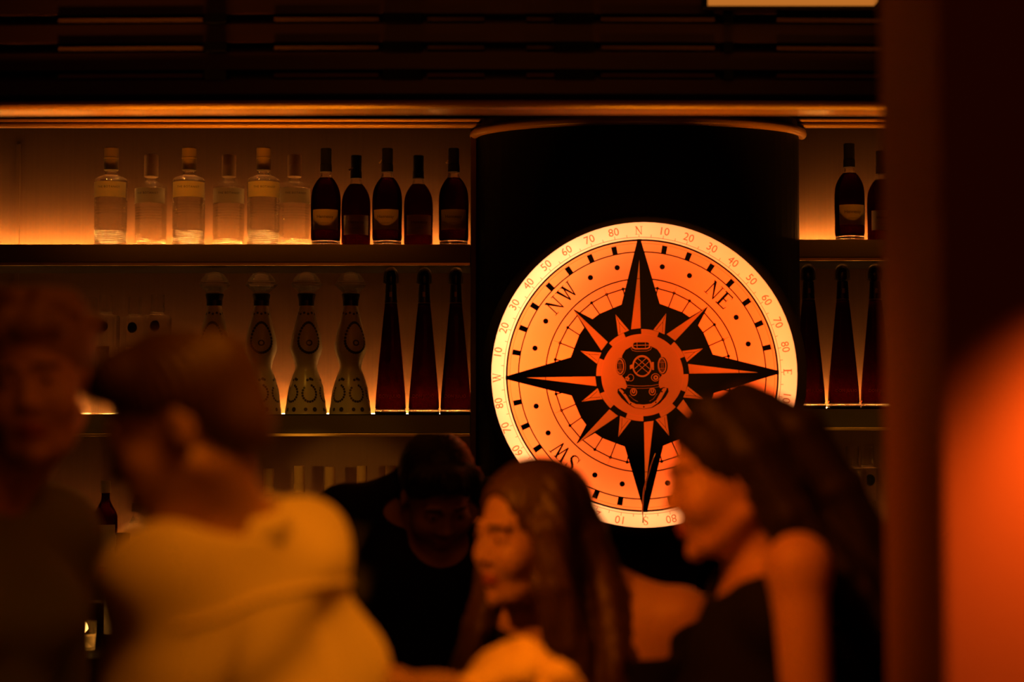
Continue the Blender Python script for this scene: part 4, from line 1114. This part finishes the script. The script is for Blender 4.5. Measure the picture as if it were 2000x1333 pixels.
# ---------------------------------------------------------------- man in the cream shirt, seen from behind
def man_cream():
    Y = 2.40; yaw = -117; loc = Vector((W2(530, 900, Y).x, Y, 0))
    hw = local(loc, yaw, W2(358, 842, 2.32))
    g = Fig(1.755, lean=(6, 4), headpos=hw, ry=30, rp=23, rr=0, wide=.82)
    # right forearm raised towards the bar at the lower right of the shirt
    g.arm[-1] = (local(loc, yaw, W2(652, 1350, 2.50)), local(loc, yaw, W2(768, 1342, 2.50)))
    g.arm[1] = (g.U(.19, -.02, 1.12), g.U(.14, -.24, 1.04))
    o = make_person(g, loc, yaw, 'person in a cream shirt seen from behind, head bent left', skin=SKIN2, lo=(-.50, -.50), hi=(.50, .40), hands={-1: Vector((0, 0, 1)), 1: Vector((0, 0, 1))})  # darker skin puts the shade on his ear and neck into the colour
    def yoke(f):
        pass
    sh = top(g, o, SHIRT, 'shirt', .022, 1, 3, .014, .064, .82, 0, .02, lo=(-.50, -.46), hi=(.50, .40))
    collar(g, o, SHIRT, .064, .9, .038)
    # yoke seam: a raised line across the back below the shoulders
    dg = bpy.context.evaluated_depsgraph_get()
    from mathutils.bvhtree import BVHTree
    tree = BVHTree.FromPolygons([v.co.copy() for v in sh.data.vertices], [tuple(p.vertices) for p in sh.data.polygons])
    pts = []
    for i in range(33):
        x = -.20 + .40 * i / 32; s0 = g.U(x, .5, 1.335 + .01 * math.cos(x * 12)); hit = tree.ray_cast(s0, Vector((0, -1, 0)))
        if hit[0] is not None: pts.append(hit[0])
    bm = bmesh.new(); tube(bm, pts, .0050, 6); bm_obj('yoke_seam', bm, SHIRT, sh, smooth=True)
    lower(g, o, DENIM)
    M = g.HM; lo_, hi_ = hair_box(M, .135); f = Field(lo_, hi_, .004); f.frame(M)
    f.ell((0, .022, .052), (.082, .099, .086), .02); f.ell((0, .062, -.01), (.062, .055, .062), .02); f.cap((-.04, -.040, .100), (.035, -.046, .098), .026, .022, .02); f.ell((0, -.040, .088), (.062, .056, .040), .02)
    f.ell((0, -.105, -.010), (.090, .080, .086), .012, 'cut'); f.ell((0, .03, -.115), (.09, .10, .06), .01, 'cut')
    for s in (-1, 1): f.ell((s * .082, -.004, -.012), (.03, .030, .042), .008, 'cut')
    f.frame(None); f.ripple(strands(.0025, M, 40, 1)); cloth('hair', f, HBROWN, o, lab='short brown hair')
man_cream()

# ---------------------------------------------------------------- curly-haired man at the left edge
def man_left():
    Y = 2.78; yaw = 56; loc = Vector((W2(-104, 900, Y).x, Y, 0))
    hw = local(loc, yaw, W2(76, 758, 2.74))
    g = Fig(1.80, lean=(4, 4), headpos=hw, ry=-52, rp=4, rr=-6, wide=.88)
    o = make_person(g, loc, yaw, 'person with curly hair and dark olive shirt at the left edge of the photo')
    top(g, o, OLIVE, 'shirt', .020, 2, 5, .005, .064, .84, .10)
    collar(g, o, OLIVE, .070, 1.5, .045)
    lower(g, o, DENIM)
    M = g.HM; lo_, hi_ = hair_box(M, .16); f = Field(lo_, hi_, .004); f.frame(M)
    f.ell((0, .022, .062), (.088, .100, .088), .02)
    rg = np.random.default_rng(4)
    for i in range(70):
        th = rg.uniform(0, 6.28); ph = rg.uniform(.1, 1.35)
        p = Vector((.088 * math.sin(ph) * math.cos(th), .015 + .098 * math.sin(ph) * math.sin(th), .060 + .088 * math.cos(ph)))
        if p.y < -.06 and p.z < .085: p.z = .095
        f.ell(p, (rg.uniform(.014, .024),) * 3, .006)
    f.ell((0, -.105, -.01), (.078, .07, .078), .01, 'cut'); f.ell((0, .03, -.125), (.10, .11, .07), .01, 'cut')
    for s in (-1, 1): f.ell((s * .085, -.004, -.015), (.03, .030, .04), .008, 'cut')
    f.frame(None); cloth('hair', f, HCURL, o, lab='light brown curly hair')
man_left()

# ---------------------------------------------------------------- bartender with bowed head
def bartender():
    Y = 4.12; yaw = 14; loc = Vector((W2(838, 900, Y).x, Y, 0))
    hw = local(loc, yaw, W2(852, 972, 3.99))
    g = Fig(1.76, lean=(5, -2), headpos=hw, ry=6, rp=36, rr=-4, wide=1.06)
    for s in (-1, 1): g.arm[s] = (g.U(s * .24, -.05, 1.13), g.U(s * .10, -.17, 1.085))
    o = make_person(g, loc, yaw, 'person in black behind the bar with short black hair, head bowed', skin=SKIN2, hands={-1: Vector((0, 0, 1)), 1: Vector((0, 0, 1))})
    top(g, o, BLKC, 'shirt', .020, 1, 8, .003, .062, .84, .12, .02)
    collar(g, o, BLKC, .068, 1.4, .040)
    lower(g, o, DENIM)
    M = g.HM; lo_, hi_ = hair_box(M, .15); f = Field(lo_, hi_, .004); f.frame(M)
    f.ell((0, .020, .056), (.083, .100, .090), .02); f.ell((0, .06, -.01), (.062, .055, .06), .02); f.chain([(-.055, -.05, .09), (0, -.075, .102), (.055, -.05, .09)], [.026, .028, .026], .02)
    f.ell((0, -.105, -.012), (.082, .070, .086), .012, 'cut'); f.ell((0, .03, -.12), (.09, .10, .06), .01, 'cut')
    for s in (-1, 1): f.ell((s * .084, -.004, -.015), (.03, .028, .04), .008, 'cut')
    f.frame(None); f.ripple(strands(.0025, M, 30, 2)); cloth('hair', f, HBLK, o, lab='short black hair')
bartender()

def long_hair(g, o, m, pts_sets, k=.012, amp=.0035, seed=3, lab=None, cap_r=(.088, .106, .092), h=.005, facecut=((0, -.105, -.015), (.070, .078, .092))):
    M = g.HM
    allp = [M @ Vector(p) for st, rr in pts_sets for p in st]
    lo_ = [min(p[i] for p in allp + [M.translation]) - .14 for i in range(3)]; hi_ = [max(p[i] for p in allp + [M.translation]) + .14 for i in range(3)]
    f = Field(lo_, hi_, h); f.frame(M)
    f.ell((0, .022, .050), cap_r, .02)
    f.ell((0, .060, -.03), (.078, .065, .08), .03)
    for st, rr in pts_sets: f.chain(st, rr, k)
    f.ell(facecut[0], facecut[1], .012, 'cut')
    f.frame(None); f.ripple(strands(amp, M, 26, seed)); return cloth('hair', f, m, o, lab=lab)

def locks(base, n, spread, r, seed, wav=.012):
    """a bundle of wavy locks following the base curve"""
    rg = np.random.default_rng(seed); out = []
    for i in range(n):
        ox, oy = rg.normal(0, spread, 2); ph = rg.uniform(0, 6.28); pts = []
        for j, p in enumerate(base):
            t = j / (len(base) - 1); q = Vector(p) + Vector((ox, oy, 0)) * (.35 + .9 * t) + Vector((math.sin(ph + 5 * t), math.cos(ph + 5 * t), 0)) * wav * t
            pts.append(q)
        rs = [r * (1 - .35 * (j / (len(base) - 1))**2) * rg.uniform(.85, 1.1) for j in range(len(base))]
        out.append((pts, rs))
    return out

# ---------------------------------------------------------------- woman in the middle, face turned left
def woman_mid():
    Y = 3.22; yaw = -14; loc = Vector((W2(1212, 900, Y).x, Y, 0))
    hw = local(loc, yaw, W2(1034, 1052, 3.19))
    g = Fig(1.58, True, lean=(3, -4), headpos=hw, ry=-42, rp=6, rr=4, wide=1.1)
    o = make_person(g, loc, yaw, 'person with long wavy brown hair and bare shoulder in the centre, face turned left')
    # off-shoulder black top
    def strap(f):
        for s in (-1, 1):
            e, w = g.arm[s]; d = (e - g.sh[s]).normalized()
            f.cap(g.sh[s] + d * .035, g.sh[s] + d * .13, .060, .066, .02)
    f = Field((-.44, -.34, .80), (.44, .30, 1.40), .006); g.torso(f, .014); f.plane((0, 0, 1), g.U(0, 0, 1.345).z); strap(f); f.ripple(folds(.003, 9)); f.plane((0, 0, -1), -.84)
    cloth('top', f, BLKC, o, lab='black off-shoulder top')
    lower(g, o, DENIM)
    sets = []
    for bx, n, sd in (([(.05, .02, .10), (.088, -.01, .03), (.105, -.02, -.07), (.13, -.01, -.17), (.15, .0, -.27), (.15, -.02, -.37)], 12, 1),
                      ([(.02, .07, .09), (.06, .09, .0), (.11, .09, -.10), (.16, .06, -.2), (.19, .03, -.30), (.20, .02, -.38)], 12, 2),
                      ([(-.05, .03, .09), (-.086, .01, .02), (-.10, .0, -.07), (-.11, -.02, -.16), (-.12, -.04, -.25), (-.10, -.05, -.31)], 11, 3),
                      ([(-.02, .09, .07), (-.03, .115, -.03), (-.02, .12, -.14), (.0, .12, -.25), (.04, .11, -.36)], 12, 4)):
        sets += locks(bx, n, .020, .019, sd)
    long_hair(g, o, HBROWN, sets, lab='long wavy brown hair', amp=.003, facecut=((0, -.106, .002), (.071, .078, .095)))
woman_mid()

# ---------------------------------------------------------------- woman on the right, profile to the left
def woman_right():
    Y = 2.72; yaw = -84; loc = Vector((W2(1552, 900, Y).x, Y + .09, 0))
    hw = local(loc, yaw, W2(1432, 938, 2.78))
    g = Fig(1.66, True, lean=(7, 0), headpos=hw, ry=-4, rp=11, rr=0)
    sh = local(loc, yaw, W2(1560, 1108, 2.62)); g.sh[1] = sh
    g.arm[1] = (local(loc, yaw, W2(1578, 1420, 2.58)), local(loc, yaw, W2(1400, 1560, 2.62)))
    o = make_person(g, loc, yaw, 'person with very long dark hair in profile, bare arm, black sleeveless top', hands={1: Vector((0, 0, 1))}, lo=(-.42, -.50), hi=(.42, .34))
    f = Field((-.40, -.34, .78), (.40, .30, 1.50), .006); g.torso(f, .012); f.ripple(folds(.003, 12))
    ax = (g.HM @ Vector((0, .018, -.06)) - g.neck).normalized()
    f.cap(g.neck - ax * .06, g.neck + ax * .15, .075, .10, .01, 'cut'); f.ell(g.neck + ax * .05, (.13, .13, .06), .01, 'cut')
    for s in (-1, 1): f.ell(g.sh[s] + Vector((s * .035, 0, 0)), (.062, .085, .11), .012, 'cut')
    f.plane((0, 0, -1), -.80); cloth('top', f, BLKC, o, lab='black sleeveless top')
    lower(g, o, DENIM)
    sets = []
    for bx, n, sd in (([(.04, -.02, .11), (.078, .02, .04), (.085, .06, -.06), (.075, .12, -.16), (.06, .18, -.28), (.05, .22, -.42)], 13, 1),
                      ([(.0, .04, .12), (.04, .11, .06), (.04, .15, -.04), (.03, .19, -.16), (.02, .25, -.30), (.02, .27, -.46)], 14, 2),
                      ([(-.04, .02, .10), (-.08, .06, .02), (-.08, .10, -.10), (-.06, .14, -.22), (-.05, .17, -.36)], 10, 3),
                      ([(.05, .03, .07), (.07, .055, -.02), (.075, .07, -.10), (.07, .085, -.18)], 8, 5)):
        sets += locks(bx, n, .020, .021, sd, .010)
    long_hair(g, o, HDARK, sets, lab='very long dark hair', amp=.0025, cap_r=(.087, .105, .088), facecut=((0, -.110, -.02), (.085, .085, .098)))
woman_right()

# ---------------------------------------------------------------- fair-haired person seated low at the bottom
def blonde():
    Y = 2.72; yaw = 14; loc = Vector((W2(995, 900, Y).x, Y, 0))
    zc = W2(1003, 1256, Y).z
    g = Fig(1.62, True, lean=(2, 0), sit=True, ry=8, rp=16, rr=6)
    # fit the crown to the photograph by the seat height
    dz = zc - (g.hp.z + .140)
    g = None
    g = Fig(1.62, True, lean=(2, 0), sit=True, ry=8, rp=16, rr=6)
    g.B = Matrix.Translation((0, 0, dz)) @ g.B; g.hipz += dz; g.neck.z += dz; g.hp.z += dz; g.HM = Matrix.Translation((0, 0, dz)) @ g.HM
    k = g.k; g.U = lambda x, y, z: g.B @ Vector((x * k, y * k, z * k))
    for s in (-1, 1): g.sh[s].z += dz; g.arm[s] = (g.U(s * .20, -.02, 1.14), g.U(s * .10, -.24, 1.06))
    o = make_person(g, loc, yaw, 'person with fair hair sitting low at the bottom centre of the photo', lo=(-.42, -.56), hi=(.42, .32), fine=.40, hands={-1: Vector((0, 0, 1)), 1: Vector((0, 0, 1))})
    top(g, o, SHIRT, 'blouse', .016, 1, 15, .004, .060, .84, .06, .02, lo=(-.42, -.40), hi=(.42, .30))
    lower(g, o, DENIM)
    M = g.HM; sets = []
    for bx, n, sd in (([(.03, -.03, .115), (.075, .0, .07), (.092, .01, -.02), (.085, .02, -.11)], 12, 1), ([(-.03, -.03, .115), (-.075, .0, .07), (-.092, .01, -.02), (-.085, .02, -.11)], 12, 2),
                      ([(.0, .03, .125), (.01, .09, .09), (.0, .12, .0), (.0, .11, -.11)], 12, 3)):
        sets += locks(bx, n, .016, .016, sd, .008)
    long_hair(g, o, HBLOND, sets, lab='fair hair', amp=.004, cap_r=(.080, .096, .088), h=.0045)
    # low stool
    t = empty('low_stool', (loc.x, loc.y, 0), D2R(yaw)); tag(t, 'low round stool under the fair-haired seated person', 'stool')
    hz_ = g.hipz - .135
    bm_obj('seat', lathe([(.16, hz_ - .05), (.17, hz_ - .04), (.17, hz_ - .01), (.15, hz_)], 36), mat('stool_leather', (.08, .03, .02), .5), t)
    for q in range(4):
        a = q * math.pi / 2 + .785; bm = bmesh.new(); tube(bm, [(.12 * math.cos(a), .12 * math.sin(a), hz_ - .05), (.17 * math.cos(a), .17 * math.sin(a), 0.0)], .014, 10, .010); bm_obj('leg', bm, WOOD, t)
blonde()
